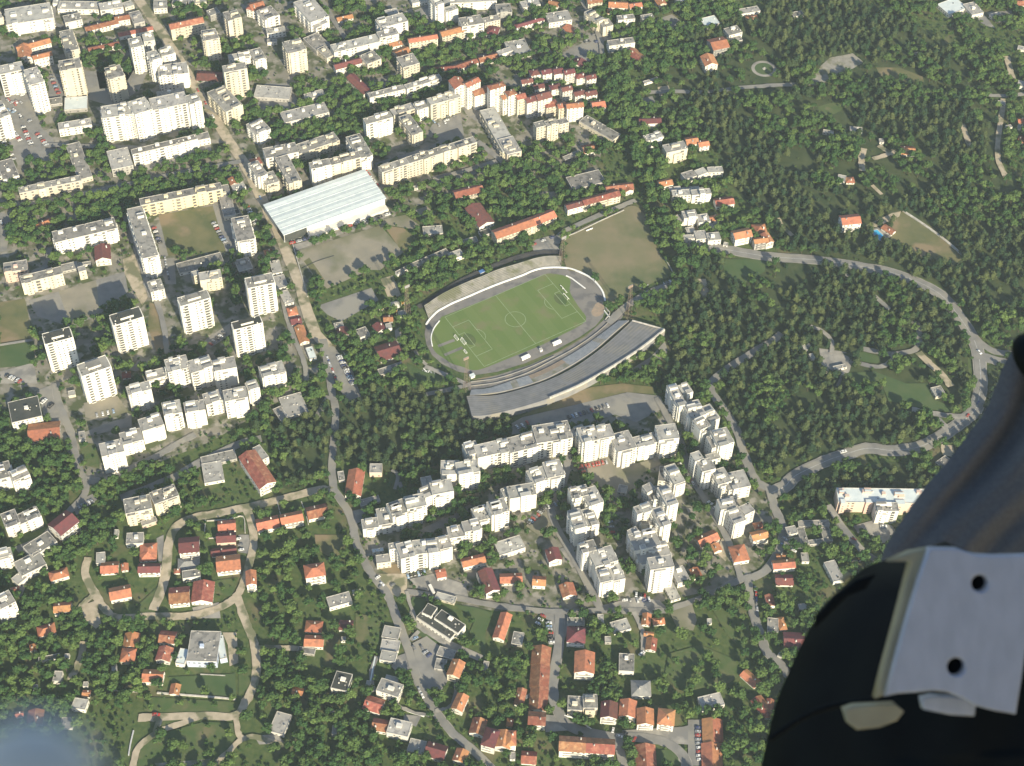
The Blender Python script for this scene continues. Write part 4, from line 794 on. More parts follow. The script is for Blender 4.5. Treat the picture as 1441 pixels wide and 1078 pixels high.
def wall_strip(name, pts, w, h, m, label=None, cat='wall', group=None, z=0.0, close=False, sm=True, n=None):
    P = [G(*p, z+h*.5)[:2] for p in pts]; P = smooth(P, 4) if sm else P
    L, Rr = ribbon(P, w); b = MB()
    for i in range(len(L)-1):
        b.face([(*Rr[i], z+h), (*Rr[i+1], z+h), (*L[i+1], z+h), (*L[i], z+h)], m)
        b.face([(*Rr[i], z), (*Rr[i+1], z), (*Rr[i+1], z+h), (*Rr[i], z+h)], m); b.face([(*L[i+1], z), (*L[i], z), (*L[i], z+h), (*L[i+1], z+h)], m)
    for i in (0, -1): b.face([(*L[i], z), (*Rr[i], z), (*Rr[i], z+h), (*L[i], z+h)], m)
    return b.build(name, label=label, category=cat, group=group)
wall_strip('track_wall', WALL, 1.5, 1.1, 'white', 'long white curved wall along the north side of the running track')
wall_strip('track_barrier', pp('608.5 487.5 606.8 478 607.5 470 611.4 460.7 618.5 451.5'), .9, .9, 'white', 'short curved white barrier inside the left end of the track', 'barrier')
wall_strip('track_barrier', pp('796.5 388 804 391.5 811.5 397 823.5 406'), 1.0, .9, 'white', 'short white barrier behind the upper right corner of the pitch', 'barrier')
# terraces
def terrace(name, inner, outer, n, z0, z1, mats, label, back=1.2, rows_as_parts=True, cuts=None, backm='white', cat='terrace'):
    N = 28
    I = resample(smooth([G(*p, z0) for p in inner], 4), N)[:, :2]; O = resample(smooth([G(*p, z1) for p in outer], 4), N)[:, :2]
    root = bpy.data.objects.new(name, None); COL.objects.link(root); root['label'] = label; root['category'] = cat
    mark(np.vstack([I, O[::-1]])); mark(grow(np.vstack([I, O[::-1]]), 3))
    for k in range(n):
        z = z0+(z1-z0)*(k+1)/n; zb = 0; b = MB(); a = I+(O-I)*k/n; c = I+(O-I)*(k+1)/n
        for i in range(N-1):
            m = mats[k % len(mats)]
            if cuts and cuts(i/(N-1), k/n): m = cuts(i/(N-1), k/n)
            b.face([(*a[i], z), (*a[i+1], z), (*c[i+1], z), (*c[i], z)], m)
            b.face([(*a[i], z-(z1-z0)/n-.3), (*a[i+1], z-(z1-z0)/n-.3), (*a[i+1], z), (*a[i], z)], m)
        for i in (0, N-1):
            q = [(*a[i], 0), (*c[i], 0), (*c[i], z), (*a[i], z)]; b.face(q if i else q[::-1], mats[0])
        b.build('step', root)
    b = MB(); v = (O-I); v /= np.linalg.norm(v, axis=1, keepdims=True); Q = O+v*.7
    for i in range(N-1):
        b.face([(*O[i], z1+back), (*O[i+1], z1+back), (*Q[i+1], z1+back), (*Q[i], z1+back)], backm)
        b.face([(*O[i], z1-.2), (*O[i+1], z1-.2), (*O[i+1], z1+back), (*O[i], z1+back)], backm)
        b.face([(*Q[i+1], 0), (*Q[i], 0), (*Q[i], z1+back), (*Q[i+1], z1+back)], backm)
    b.build('back_wall', root)
    return root
terrace('terrace', [(x-1.2, y-2.2) for x, y in WALL[1:15]], pp('597 431 600.7 429 624 413.5 658 397.5 677.7 390 700 380.5 730 371.5 755.7 363.6 775 361 790 361.5'), 7, .6, 4.2, ['concrete', 'concrete'],
        'long curved open terrace of worn beige concrete along the far side of the pitch', back=.5, backm='concrete')
def cutA(t, k):
    if .33 < t < .52: return 'orange' if k < .5 else 'concrete'
    if .2 < t < .23 or .76 < t < .79: return 'concrete'
    return None
terrace('lower_seating', pp('663 549 690 546 725 534.5 755.7 524.5 790 507 820 489 848 469 871 451.5'), pp('661 556 695 552.5 726.6 545.5 760 535 784 524 810 509 838 490 862 469 884 451'), 6, .8, 3.0, ['bench', 'bench'],
        'narrow pale blue-grey seating strip with brown gaps between the track and the main grandstand', back=.3, backm='stand', cuts=cutA, cat='seating')
def cutB(t, k):
    return 'concrete' if int(t*28) % 7 == 3 and False else None
terrace('main_grandstand', pp('656.6 557.5 695 557 730 549 770 536 805 519 834.4 499.5 862 477 889.8 451.5'), pp('664 585 680 584.5 700 581 735 572 773.2 559.9 815 542 860.6 516.2 900 491 935 463.7'), 18, 3.2, 8.5, ['stand', 'stand2'],
        'large curved grey concrete grandstand stepping up from the near side of the pitch', back=.3, backm='stand', cat='grandstand')
wall_strip('stand_back_parapet', pp('773.2 560.2 815 542.3 860.6 516.5 900 491.3 935 464'), 1.3, 2.2, 'rim', 'cream parapet wall along the right half of the grandstand back', 'wall', z=7.6)
wall_strip('stand_side_wall', pp('889.8 451 912 457 935 463.7'), .8, 1.2, 'rim', 'thin pale side wall closing the right end of the grandstand', 'wall', z=7)
wall_strip('pitch_fence', pp('660 543.5 700 538 740 525.5 775 508 810 489 840 468 858 452 868 444'), .22, 1.1, 'stand', 'thin pale blue railing curving between the track and the seating strip', 'railing')
wall_strip('pitch_fence', pp('662 537.5 700 532 740 519 780 501'), .4, 1.0, 'stand', 'dark inner railing below the near side of the track', 'railing')
patch('infield_strip', 'drygrass', pp('662 545 700 540 740 528 780 508 815 488 845 465 860 450 848 455 820 474 785 495 745 514 700 528 665 534'), z=.12)
patch('track_apron', 'track', pp('655 540 700 528 745 514 790 494 825 473 850 450 880 440 872 452 835 480 790 508 750 527 700 543 660 550'), z=.14)
def small_box(name, u, v, w, d, h, ang, m, label, cat, group=None, parts=None):
    root = bpy.data.objects.new(name, None); COL.objects.link(root); root.location = (*G(u, v)[:2], 0.0); root.rotation_euler = (0, 0, ang)
    root['label'] = label; root['category'] = cat
    if group: root['group'] = group
    return root
for u, v, lb in ((739.3, 504, 'white team shelter with dark opening left of the halfway line'), (783.3, 483.6, 'white team shelter with dark opening right of the halfway line')):
    r = small_box('team_shelter', u, v, 8, 2.4, 2.6, PA, 'white', lb, 'team shelter', 'team shelters')
    b = MB(); b.box(-4.2, 4.2, -1.5, 1.3, 2.3, 2.5, 'white', True); b.box(-4.2, 4.2, -1.5, -1.3, .2, 2.3, 'white'); b.build('canopy', r)
    b = MB(); b.box(-4.1, -3.9, -1.3, 1.2, .2, 2.3, 'w_g'); b.box(3.9, 4.1, -1.3, 1.2, .2, 2.3, 'w_g'); b.build('side_panel', r)
    b = MB(); b.box(-3.8, 3.8, -1.0, -.5, .2, .8, 'r_D'); b.build('bench', r)
r = small_box('announcer_hut', 761, 494, 2.4, 2.4, 2.8, PA, 'white', 'small white hut standing between the two team shelters', 'hut')
b = MB(); b.box(-1.2, 1.2, -1.2, 1.2, .2, 2.6, 'white'); b.build('wall', r); b = MB(); b.box(-1.4, 1.4, -1.4, 1.4, 2.6, 2.8, 'rim', True); b.build('roof', r)
r = small_box('track_hut', 664.5, 531, 3, 3, 3, PA, 'white', 'small white cabin at the foot of the lower left floodlight mast', 'cabin')
b = MB(); b.box(-2, 2, -1.5, 1.5, .2, 2.8, 'w_w'); b.build('wall', r); b = MB(); b.box(-2.3, 2.3, -1.8, 1.8, 2.8, 3, 'r_B', True); b.build('roof', r)
r = small_box('blue_hut', 678, 385, 3, 3, 3, PA, 'white', 'small blue and white hut on the dark lane behind the far terrace', 'hut')
b = MB(); b.box(-2.2, 2.2, -1.5, 1.5, .2, 3, 'w_w'); b.build('wall', r); b = MB(); b.box(-2.5, 2.5, -1.8, 1.8, 3, 3.3, 'blue', True); b.build('roof', r)
for s in (-1, 1):
    for q, (dx, dy, sc) in enumerate(((.3, 0, 1), (3.5, 7, .8), (5, -11, .6) if s < 0 else (4, 12, .6))):
        p = PW(s*(hl+dx), dy); o = bpy.data.objects.new('football_goal', None); COL.objects.link(o); o.location = (*p, .33); o.rotation_euler = (0, 0, PA+(math.pi if s < 0 else 0))
        o['category'] = 'football goal'; o['group'] = 'football goals'
        o['label'] = ('white football goal on the goal line' if q == 0 else ('white training goal standing just behind the goal line' if q == 1 else 'smallest white training goal near the track')) + (' at the left end' if s < 0 else ' at the right end')
        b = MB()
        for a, c in (((0, -3.66, 0), (0, -3.66, 2.44)), ((0, 3.66, 0), (0, 3.66, 2.44)), ((0, -3.66, 2.44), (0, 3.66, 2.44)), ((1.8, -3.66, 0), (0, -3.66, 2.44)), ((1.8, 3.66, 0), (0, 3.66, 2.44)), ((1.8, -3.66, 0), (1.8, 3.66, 0))):
            b.tube([x*sc for x in a], [x*sc for x in c], .14, .14, 'white', 5)
        b.build('frame', o); b = MB()
        for k in range(9): y = (-3.6+k*.9)*sc; b.tube((0, y, 2.4*sc), (1.8*sc, y, 0), .06, .06, 'white', 4)
        b.build('net', o)
# floodlight masts
def mast(u, v, hgt, label, face):
    root = bpy.data.objects.new('floodlight_mast', None); COL.objects.link(root); root.location = (*G(u, v)[:2], 0); root.rotation_euler = (0, 0, PA)
    root['label'] = label; root['category'] = 'floodlight mast'; root['group'] = 'floodlight masts around the pitch'
    w0, w1 = 2.3, .7; n = 9
    def c(k, z): w = w0+(w1-w0)*z/hgt; return (w*(1, 1, -1, -1)[k], w*(1, -1, -1, 1)[k], z)
    for k in range(4):
        b = MB(); b.tube(c(k, 0), c(k, hgt), .12, .09, 'steel', 5); b.build('leg', root)
    b = MB()
    for i in range(n):
        z0, z1 = hgt*i/n, hgt*(i+1)/n
        for k in range(4):
            b.tube(c(k, z0), c((k+1) % 4, z1), .05, .05, 'steel', 4); b.tube(c(k, z1), c((k+1) % 4, z1), .05, .05, 'steel', 4)
    b.build('lattice', root, kind='stuff')
    b = MB(); s = face
    b.box(-2.4, 2.4, s*1.0-.12, s*1.0+.12, hgt-.5, hgt+2.6, 'steel', True); lf = b.build('lamp_frame', root)
    for i in range(5):
        for j in range(3):
            b = MB(); x = -2+i*1.0; z = hgt+.1+j*1.0
            b.tube((x, s*1.2, z), (x, s*1.55, z-.1), .35, .5, 'metal', 8); b.build('lamp', lf)
mast(573.5, 445, 38, 'rusty lattice floodlight mast left of the pitch, beyond the yellow machines', -1)
mast(790.3, 371, 33, 'dark lattice floodlight mast at the corner of the far terrace and the brown field', -1)
mast(884, 447.5, 38, 'rusty lattice floodlight mast at the right end of the grandstand', 1)
mast(657, 548.5, 38, 'rusty lattice floodlight mast at the lower left end of the grandstand', 1)

# ------------------------------------------------------------------ round things on the ground
def disc(name, u, v, r0, r1, m, z, n=32, kind='structure'):
    c = G(u, v)[:2]; b = MB()
    for i in range(n):
        t0, t1 = 2*math.pi*i/n, 2*math.pi*(i+1)/n
        P = [(c[0]+r0*math.cos(t0), c[1]+r0*math.sin(t0), z), (c[0]+r1*math.cos(t0), c[1]+r1*math.sin(t0), z), (c[0]+r1*math.cos(t1), c[1]+r1*math.sin(t1), z), (c[0]+r0*math.cos(t1), c[1]+r0*math.sin(t1), z)]
        b.face(P if r0 > 0 else P[1:] if False else P, m)
    b.build(name, kind=kind); mark([(c[0]+(r1+2)*math.cos(t), c[1]+(r1+2)*math.sin(t)) for t in np.linspace(0, 6.28, 24)])
disc('ring_path', 1075, 97, 9.5, 13, 'paving', .3); disc('ring_lawn', 1075, 97, .1, 9.4, 'lawn', .28)
r = small_box('fountain', 1075.5, 97, 0, 0, 0, 0, '', 'small pale fountain at the centre of the ring path in the woods', 'fountain')
b = MB(); b.tube((0, 0, 0), (0, 0, .7), 2, 1.9, 'rim', 14); b.build('basin', r); b = MB(); b.tube((0, 0, .7), (0, 0, 2.2), .5, .35, 'rim', 8); b.build('column', r)
disc('mosaic_circle', 602, 525.5, 2.4, 3.9, 'bench', .3); disc('mosaic_circle', 602, 525.5, 5.2, 5.9, 'bench', .31)
for a in (1.2, 2.2): c = G(602, 525.5)[:2]; sheet_ribbon('mosaic_circle', np.array([c, c+7*np.array([math.cos(a), math.sin(a)])]), .9, 'white', .34+a*.003)
# swimming pool
P = [G(*TL(3, 1, *q))[:2] for q in ((585, 218), (618, 213), (662, 255), (655, 272), (630, 276), (600, 250))]
b = MB(); P2 = [tuple(p) for p in P][::-1]; b.face([(*p, .42) for p in P2], 'water'); b.build('swimming_pool_water', kind='structure')
L = P+[P[0]]; Lr, Rr = ribbon(L, 1.2); b = MB()
for i in range(len(L)-1): b.face([(*Rr[i], .47), (*Rr[i+1], .47), (*Lr[i+1], .47), (*Lr[i], .47)], 'rim'); b.face([(*Rr[i], .2), (*Rr[i+1], .2), (*Rr[i+1], .47), (*Rr[i], .47)], 'rim')
b.build('pool_edge', kind='structure')
# walls and fences
for i, (s, w, h, m, lb) in enumerate([
 ('1271 297 1300 316 1330 338 1358 362', 2.2, 1.2, 'rim', 'long pale wall along the upper edge of the field beside the swimming pool'),
 ('154 971 178 972 201 974', 1.2, 1.2, 'rim', 'short pale garden wall left of the small orange shed'), ('221 975 260 978 300 981 331 984', 1.2, 1.2, 'rim', 'long thin pale garden wall below the pale blue building'),
 ('282 949 300 950 317 951', .8, .8, 'rim', 'short thin kerb wall on the lawn below the pale blue building'), ('188 1028 184 1045 181 1063', .8, 1.2, 'metal', 'thin pale fence beside the lower left track'),
 ('789 345 790 362 789 373', .8, 2.0, 'r_D', 'dark fence between the far terrace and the brown field'), ('795 338 800 332 812 327 845 311 878 296', .9, 1.2, 'rim', 'long white wall along the top of the brown field'),
 ('851 424 853 434 858 441 852 450', .7, 1.4, 'rim', 'white gate wall at the right end of the track'), ('850 437 858 447', .7, 1.4, 'white', 'white gate beam beside the right end of the track'),
 ('936 365 943 376 947 384', .6, 1.0, 'rim', 'thin pale rail right of the brown field'), ('902 405 912 401', .6, 1.5, 'white', 'small white goal frame rail at the lower right of the brown field'),
 ('825 325 834 321.5', .6, 1.8, 'white', 'small white goal rail at the top of the brown field'), ('408 330 418 365 428 400 433 418', .7, 1.6, 'rim', 'pale fence along the right side of the dirt road beside the training ground'),
 ('425 378 445 368 470 360', .3, .8, 'r_D', 'thin dark kerb across the training ground'), ('477 480 483 495 490 505', .6, 1.4, 'r_B', 'pale blue fence beside the parked cars at the dirt road end'),
 ('528 925 523 950 519 973', 1.0, 1.6, 'r_B', 'blue-grey fence left of the white villa'), ('578 900 590 889', .8, 1.2, 'rim', 'low wall beside the school forecourt'),
 ('571 833 576 850 588 878', .6, 1.0, 'rim', 'thin pale kerb along the school lane'), ('289 732 290 756 315 755', .6, 1.2, 'rim', 'pale garden wall left of the stacked orange houses'),
 ('291 733 320 731 342 727 345 750', .6, 1.2, 'rim', 'pale garden wall above the stacked orange houses'), ('390 706 395 725 400 745', .6, 1.2, 'rim', 'pale wall between the first two houses on the dirt lane'),
 ('424 706 430 722 434 738', .6, 1.2, 'rim', 'pale wall between the second and third houses on the dirt lane'), ('556 992 575 1001 597 1008', .8, 1.4, 'white', 'white garden wall curving below the white villa'),
 ('794 1007 812 1012 832 1026', .7, 1.2, 'white', 'low white wall below the white and grey houses near the bottom'), ('1190 790 1211 790', .6, 1.5, 'rim', 'pale strip wall beside the shaded yard'),
 ('1045 150 1010 165', .1, .1, 'rim', None)]):
    if lb: wall_strip('boundary_wall', pp(s), w, h, m, lb)

# ------------------------------------------------------------------ yellow play machines by the left mast
for i, (u, v, k) in enumerate(((537, 436, 0), (545, 433, 1), (552, 437, 0), (566, 428, 1), (557, 440, 1), (570, 423, 0))):
    r = small_box('play_machine', u, v, 0, 0, 0, random.uniform(0, 3), '', ['yellow slide frame, leftmost of the play machines left of the mast', 'yellow arched climber, second from the left by the mast', 'yellow slide frame in the middle of the play machines', 'orange-yellow climber touching the foot of the left mast', 'yellow arched climber nearest the brown roofs', 'yellow slide frame farthest right by the mast'][i], 'play machine', 'yellow play machines')
    b = MB(); b.box(-1.5, 1.5, -1.5, 1.5, 1.8, 2.2, 'yellow', True); b.build('platform', r)
    for sx in (-1, 1):
        for sy in (-1, 1): b = MB(); b.tube((sx*1.3, sy*1.3, 0), (sx*1.3, sy*1.3, 3.2), .15, .15, 'white', 5); b.build('post', r)
    b = MB(); roof_half(b, [(1.5, -.6, 2.1), (5, -.6, .2), (5, .6, .2), (1.5, .6, 2.1)][::-1], 'yellow'); b.build('slide', r)
r = small_box('inflatable_hall', 554, 430, 0, 0, 0, .3, '', 'pale rounded tent beside the yellow play machines', 'tent')
b = MB(); n = 9
for i in range(n):
    t0, t1 = math.pi*i/n, math.pi*(i+1)/n
    b.face([(-5, -4*math.cos(t0), 3*math.sin(t0)), (5, -4*math.cos(t0), 3*math.sin(t0)), (5, -4*math.cos(t1), 3*math.sin(t1)), (-5, -4*math.cos(t1), 3*math.sin(t1))][::1], 'rim')
b.face([(-5, -4*math.cos(math.pi*i/n), 3*math.sin(math.pi*i/n)) for i in range(n+1)], 'rim'); b.face([(5, -4*math.cos(math.pi*i/n), 3*math.sin(math.pi*i/n)) for i in range(n+1)][::-1], 'rim'); b.build('canopy', r)

# ------------------------------------------------------------------ cars
CC = [('white', (.75, .75, .73)), ('silver', (.4, .41, .42)), ('red', (.4, .04, .03)), ('dark blue', (.03, .05, .16)), ('black', (.02, .02, .022)), ('pale blue', (.25, .36, .5)), ('grey', (.14, .145, .15))]
car_mesh = {}
for nm, c in CC:
    M['car_'+nm] = mat('car_paint_'+nm.replace(' ', '_'), c, tuple(x*.9 for x in c), 1, rough=.3, spec=.5)
def car_me(nm):
    if nm in car_mesh: return car_mesh[nm]
    b = MB(); p = 'car_'+nm
    sec = [(-2.15, .35, .75), (-2.05, .3, .95), (-1.3, .3, 1.0), (1.0, .3, .98), (1.9, .3, .85), (2.15, .35, .65)]
    for i in range(len(sec)-1):
        x0, a0, t0 = sec[i]; x1, a1, t1 = sec[i+1]; w = .86
        b.face([(x0, -w, t0), (x1, -w, t1), (x1, w, t1), (x0, w, t0)], p); b.face([(x0, -w, a0), (x1, -w, a1), (x1, -w, t1), (x0, -w, t0)], p); b.face([(x1, w, a1), (x0, w, a0), (x0, w, t0), (x1, w, t1)], p)
    b.face([(-2.15, .86, .35), (-2.15, -.86, .35), (-2.15, -.86, .75), (-2.15, .86, .75)], p); b.face([(2.15, -.86, .35), (2.15, .86, .35), (2.15, .86, .65), (2.15, -.86, .65)], p)
    lo = [(-1.75, -.8, .98), (1.05, -.8, .97), (1.05, .8, .97), (-1.75, .8, .98)]; hi = [(-1.25, -.64, 1.45), (.35, -.64, 1.45), (.35, .64, 1.45), (-1.25, .64, 1.45)]
    for i in range(4): j = (i+1) % 4; b.face([lo[i], lo[j], hi[j], hi[i]], 'glass')
    b.face(hi, p)
    for x in (-1.35, 1.35):
        for y in (-.88, .7): b.tube((x, y, .33), (x, y+.18, .33), .33, .33, 'r_D', 8)
    me = b.mesh('car'); car_mesh[nm] = me; return me
ROWS = [('the upper left edge car park, back first row', 8, 140, 34, 166, 9, 'r', 1), ('the upper left edge car park, back second row', 10, 150, 38, 138, 7, 'r', 1), ('the upper left edge car park, lower first row', 19, 187, 28, 198, 5, 's', 1), ('the upper left edge car park, lower second row', 33, 180, 45, 206, 9, 's', 1), ('the upper left edge car park, lower third row', 53, 190, 66, 205, 6, 's', 1), ('the upper left edge car park, last row', 2, 195, 20, 225, 6, 's', 1),
 ('the lot beside the tall grey slab at upper left', 72, 108, 82, 132, 6, 's', 1), ('the asphalt lot at the end of the dirt road', 477.5, 503, 497, 541, 13, 's', 1.1), ('the lane left of the asphalt lot below the dirt road', 461, 506, 474, 538, 9, 'p', 1),
 ('the court of the yellow slab, right side', 301, 315, 317, 342, 8, 's', 1), ('the court of the yellow slab, left side', 217, 322, 225, 342, 5, 's', 1), ('the street right of the yellow slab', 348, 292, 360, 315, 7, 's', 1), ('the court below the yellow slab', 232, 365, 238, 392, 5, 'p', 1),
 ('the parking lot above the stepped blocks', 800, 588, 855, 572, 11, 's', 1), ('the shaded end of the lot above the stepped blocks', 728, 602, 742, 596, 3, 's', 1), ('the plaza, red row', 819, 658, 853, 651, 8, 's', 1), ('the plaza edge left of the red row', 817, 660, 824, 670, 3, 's', 1),
 ('the street beside the white block with a lawn', 762, 717, 786, 708, 7, 's', 1), ('the dirt car park left of the middle street', 744, 737, 763, 719, 7, 's', 1), ('the lane under the right stepped blocks', 958, 655, 978, 686, 8, 'p', 1), ('the shaded lane end below the right blocks', 996, 708, 1010, 718, 5, 's', 1),
 ('the street between the left stepped rows', 608, 728, 648, 713, 9, 'p', 1), ('the dirt plot below the left stepped block', 538, 812, 552, 824, 4, 'r', 1), ('the paved lot above the school', 574, 812, 598, 806, 6, 's', 1), ('the school forecourt lot', 582, 905, 600, 925, 5, 'r', 1),
 ('the lot left of the long red terrace', 757, 878, 764, 868, 4, 's', 1), ('the lot above the long red terrace', 772, 878, 776, 905, 7, 's', 1), ('the yard left of the long red roof at the bottom', 982, 1025, 985, 1070, 9, 's', 1), ('the ring road spur street right', 1063, 830, 1066, 865, 6, 'p', 1),
 ('the shaded yard left of the grey crossroads building', 112, 716, 130, 706, 6, 's', 1), ('the dirt lot under the lower tower', 137, 585, 160, 580, 4, 's', 1), ('the shaded lot beside the towers', 297, 485, 315, 470, 5, 's', 1), ('the hall front yard', 412, 343, 448, 333, 5, 'p', 1.3), ('the pavement behind the hall annex', 470, 325, 545, 303, 8, 'p', 1.2),
 ('the street by the white terraced houses', 680, 160, 700, 178, 5, 'p', 1), ('the square at the avenue top', 815, 62, 840, 52, 5, 'r', 1), ('the car park between the cream slabs', 610, 178, 640, 170, 6, 'r', 1), ('the street below the striped hall corner', 515, 240, 532, 262, 5, 'p', 1),
 ('the yard right of the white stepped villas', 1098, 765, 1118, 776, 4, 'r', 1), ('the courtyard building side', 1172, 748, 1200, 760, 4, 'p', 1), ('the bottom street beside the maroon house', 836, 1022, 900, 1040, 5, 'r', 1), ('the pale yard above the small orange sheds', 876, 842, 915, 836, 6, 'r', 1), ('the lane below the towers of the last block', 895, 838, 907, 840, 3, 's', 1),
 ('the yard beside the orange stacked houses', 336, 760, 340, 775, 3, 's', 1), ('the left edge street', 0, 312, 12, 330, 4, 'r', 1), ('the yard by the dark green roof', 62, 566, 72, 572, 2, 's', 1.4), ('the lot below the pinkish school yard', 10, 530, 28, 538, 5, 's', 1), ('the ring road in the shade', 1362, 585, 1376, 568, 2, 'p', 1), ('the forest edge road', 1186, 637, 1190, 636, 1, 'p', 1.3),
 ('the middle white block gap', 858, 735, 862, 750, 3, 's', 1), ('the street under the second stepped slab', 470, 1000, 475, 1003, 1, 'r', 1), ('the lower left track', 224, 1006, 225, 1006, 1, 'r', 1.2), ('the lane left of the white fence houses', 590, 972, 594, 980, 2, 'p', 1), ('the bridge lane end', 903, 921, 905, 923, 1, 's', 1.2), ('the school at the forest edge', 1243, 742, 1244, 742, 1, 'p', 1.2), ('the wide junction', 1378, 497, 1379, 498, 1, 'p', 1.2),
 ('the avenue kerb', 700, 195, 712, 215, 4, 'p', 1), ('the brown field entrance', 934, 401, 944, 398, 3, 's', 1), ('the north lane by the orange school', 752, 345, 790, 330, 4, 'p', 1), ('the upper dirt road', 268, 110, 300, 165, 4, 'p', 1), ('the middle dirt road', 350, 250, 400, 340, 4, 'p', 1)]
used = {}
for nm, u0, v0, u1, v1, n, mode, sc in ROWS:
    A = G(u0, v0)[:2]; Bq = G(u1, v1)[:2]; d = Bq-A; L = np.linalg.norm(d)+1e-6; d /= L; ang = math.atan2(d[1], d[0])
    n = max(1, min(n, int(L/2.6)+1)) if mode == 's' else n
    for i in range(n):
        t = i/max(1, n-1); p = A+d*L*t+rng.normal(0, .2, 2)
        if mode == 'r': p = A+d*L*t+rng.normal(0, 3.2, 2); a = ang+random.choice((0, math.pi/2))+random.uniform(-.2, .2)
        elif mode == 's': a = ang+math.pi/2+random.uniform(-.05, .05)
        else: a = ang+random.uniform(-.03, .03)
        cn = random.choices([c[0] for c in CC], [5, 3, 2.5, 1.5, 1.5, 1.2, 2])[0]
        if 'red row' in nm: cn = 'red' if i != 7 else 'silver'
        if 'lower left track' in nm: cn = 'red'
        if n == 1 and 'track' not in nm: cn = 'white'
        o = link('parked_car', car_me(cn)); o.location = (p[0], p[1], .58 if True else 0); o.rotation_euler = (0, 0, a); o.scale = (sc*1.06,)*3
        o['category'] = 'car'; o['group'] = 'parked cars'
        k = used.get((cn, nm), 0); used[(cn, nm)] = k+1
        o['label'] = f"{cn} car, {['first','second','third','fourth','fifth','sixth','seventh','eighth','ninth'][k]} in {nm}" if k or n > 1 else f"{cn} car on {nm}"
r = small_box('bus', 607.5, 831.5, 0, 0, 0, 0, '', 'white minibus parked on the lane above the dark-roofed school', 'bus'); r.rotation_euler = (0, 0, math.atan2(*(G(610, 838)-G(604, 826))[:2][::-1])); r.location.z = .5
b = MB(); b.box(-4.2, 4.2, -1.2, 1.2, .5, 2.9, 'w_w', True); b.build('body', r); b = MB(); b.box(-4.25, 4.0, -1.24, 1.24, 1.6, 2.4, 'glass'); b.build('window_band', r)
for x in (-2.8, 2.8):
    for y in (-1.3, 1.05): b = MB(); b.tube((x, y, .45), (x, y+.25, .45), .45, .45, 'r_D', 8); b.build('wheel', r)

# ------------------------------------------------------------------ trees
def leafy(b, pts, size, m, rr):
    for p, nrm in pts:
        n = Vector(nrm)+Vector(rr.normal(0, .45, 3)); n.normalize(); x = n.orthogonal().normalized(); y = n.cross(x); a = rr.uniform(0, 6.28); s = size*rr.uniform(.6, 1.3)
        x, y = x*math.cos(a)+y*math.sin(a), y*math.cos(a)-x*math.sin(a); k = 5; P = []
        for i in range(k):
            t = 6.283*i/k; rad = s*rr.uniform(.55, 1.1); P.append(Vector(p)+x*math.cos(t)*rad+y*math.sin(t)*rad+n*rr.uniform(-.12, .12)*s)
        b.face(P, m)
def lump(b, c, r, rz, m, rr, seg=6):
    c = Vector(c); k = len(b.v); rows = 4
    for j in range(rows+1):
        ph = math.pi*j/rows
        for i in range(seg):
            t = 6.283*i/seg+j*.5; q = rr.uniform(.8, 1.12); b.v.append((c.x+r*q*math.sin(ph)*math.cos(t), c.y+r*q*math.sin(ph)*math.sin(t), c.z+rz*q*math.cos(ph)))
    for j in range(rows):
        for i in range(seg):
            i2 = (i+1) % seg; b.f.append((k+j*seg+i, k+(j+1)*seg+i, k+(j+1)*seg+i2, k+j*seg+i2)); b.m.append(b.mi(m))
def crown_broad(seed):
    rr = np.random.default_rng(seed); b = MB(); nl = rr.integers(4, 8); pts = []
    for i in range(nl):
        a = 6.283*i/nl+rr.uniform(-.4, .4); d = rr.uniform(1.2, 2.4) if i else .2; c = np.array([d*math.cos(a), d*math.sin(a), rr.uniform(4.2, 6.4)+(.8 if i == 0 else 0)]); r = rr.uniform(1.35, 2.1)
        lump(b, c, r*.82, r*.75, 'leaf', rr)
        for k in range(20):
            v = rr.normal(0, 1, 3); v[2] = abs(v[2])*.9-.2; v /= np.linalg.norm(v); pts.append((c+v*r*rr.uniform(.78, 1.08)*np.array([1, 1, .9]), v))
    leafy(b, pts, .62, 'leaf', rr); return b
def crown_pine(seed):
    rr = np.random.default_rng(seed); b = MB(); hh = rr.uniform(7.5, 10); pts = []; lean = rr.normal(0, .3, 2); k0 = 5; hh *= .84; R0 = rr.uniform(2.8, 3.7)
    for i in range(k0):
        t = i/(k0-1); z = 2.6+(hh-2.6)*t; r = R0*math.sqrt(max(.1, 1-((t-.32)/.78)**2))*rr.uniform(.85, 1.1); c = np.array([lean[0]*t+rr.normal(0, .3), lean[1]*t+rr.normal(0, .3), z])
        lump(b, c, r*.74, 1.0, 'needle', rr, 6)
        for k in range(int(15+9*(1-t))):
            a = rr.uniform(0, 6.283); v = np.array([math.cos(a), math.sin(a), rr.uniform(.2, 1.6)]); v /= np.linalg.norm(v)
            pts.append((c+np.array([math.cos(a)*r, math.sin(a)*r, rr.uniform(-.4, .6)])*np.array([1, 1, 1])*rr.uniform(.4, 1.1), v))
    leafy(b, pts, .62, 'needle', rr); return b
def trunk_mb(h, r, rr, broad):
    b = MB(); b.tube((0, 0, 0), (.1, .05, h), r, r*.5, 'trunk', 6)
    if broad:
        for i in range(4):
            a = 1.57*i+rr.uniform(-.4, .4); b.tube((.05, .03, h*rr.uniform(.6, .9)), (1.4*math.cos(a), 1.4*math.sin(a), h+1.2), r*.45, r*.2, 'trunk', 5)
    return b
NV = 7; proto = {}
PCOL = {}
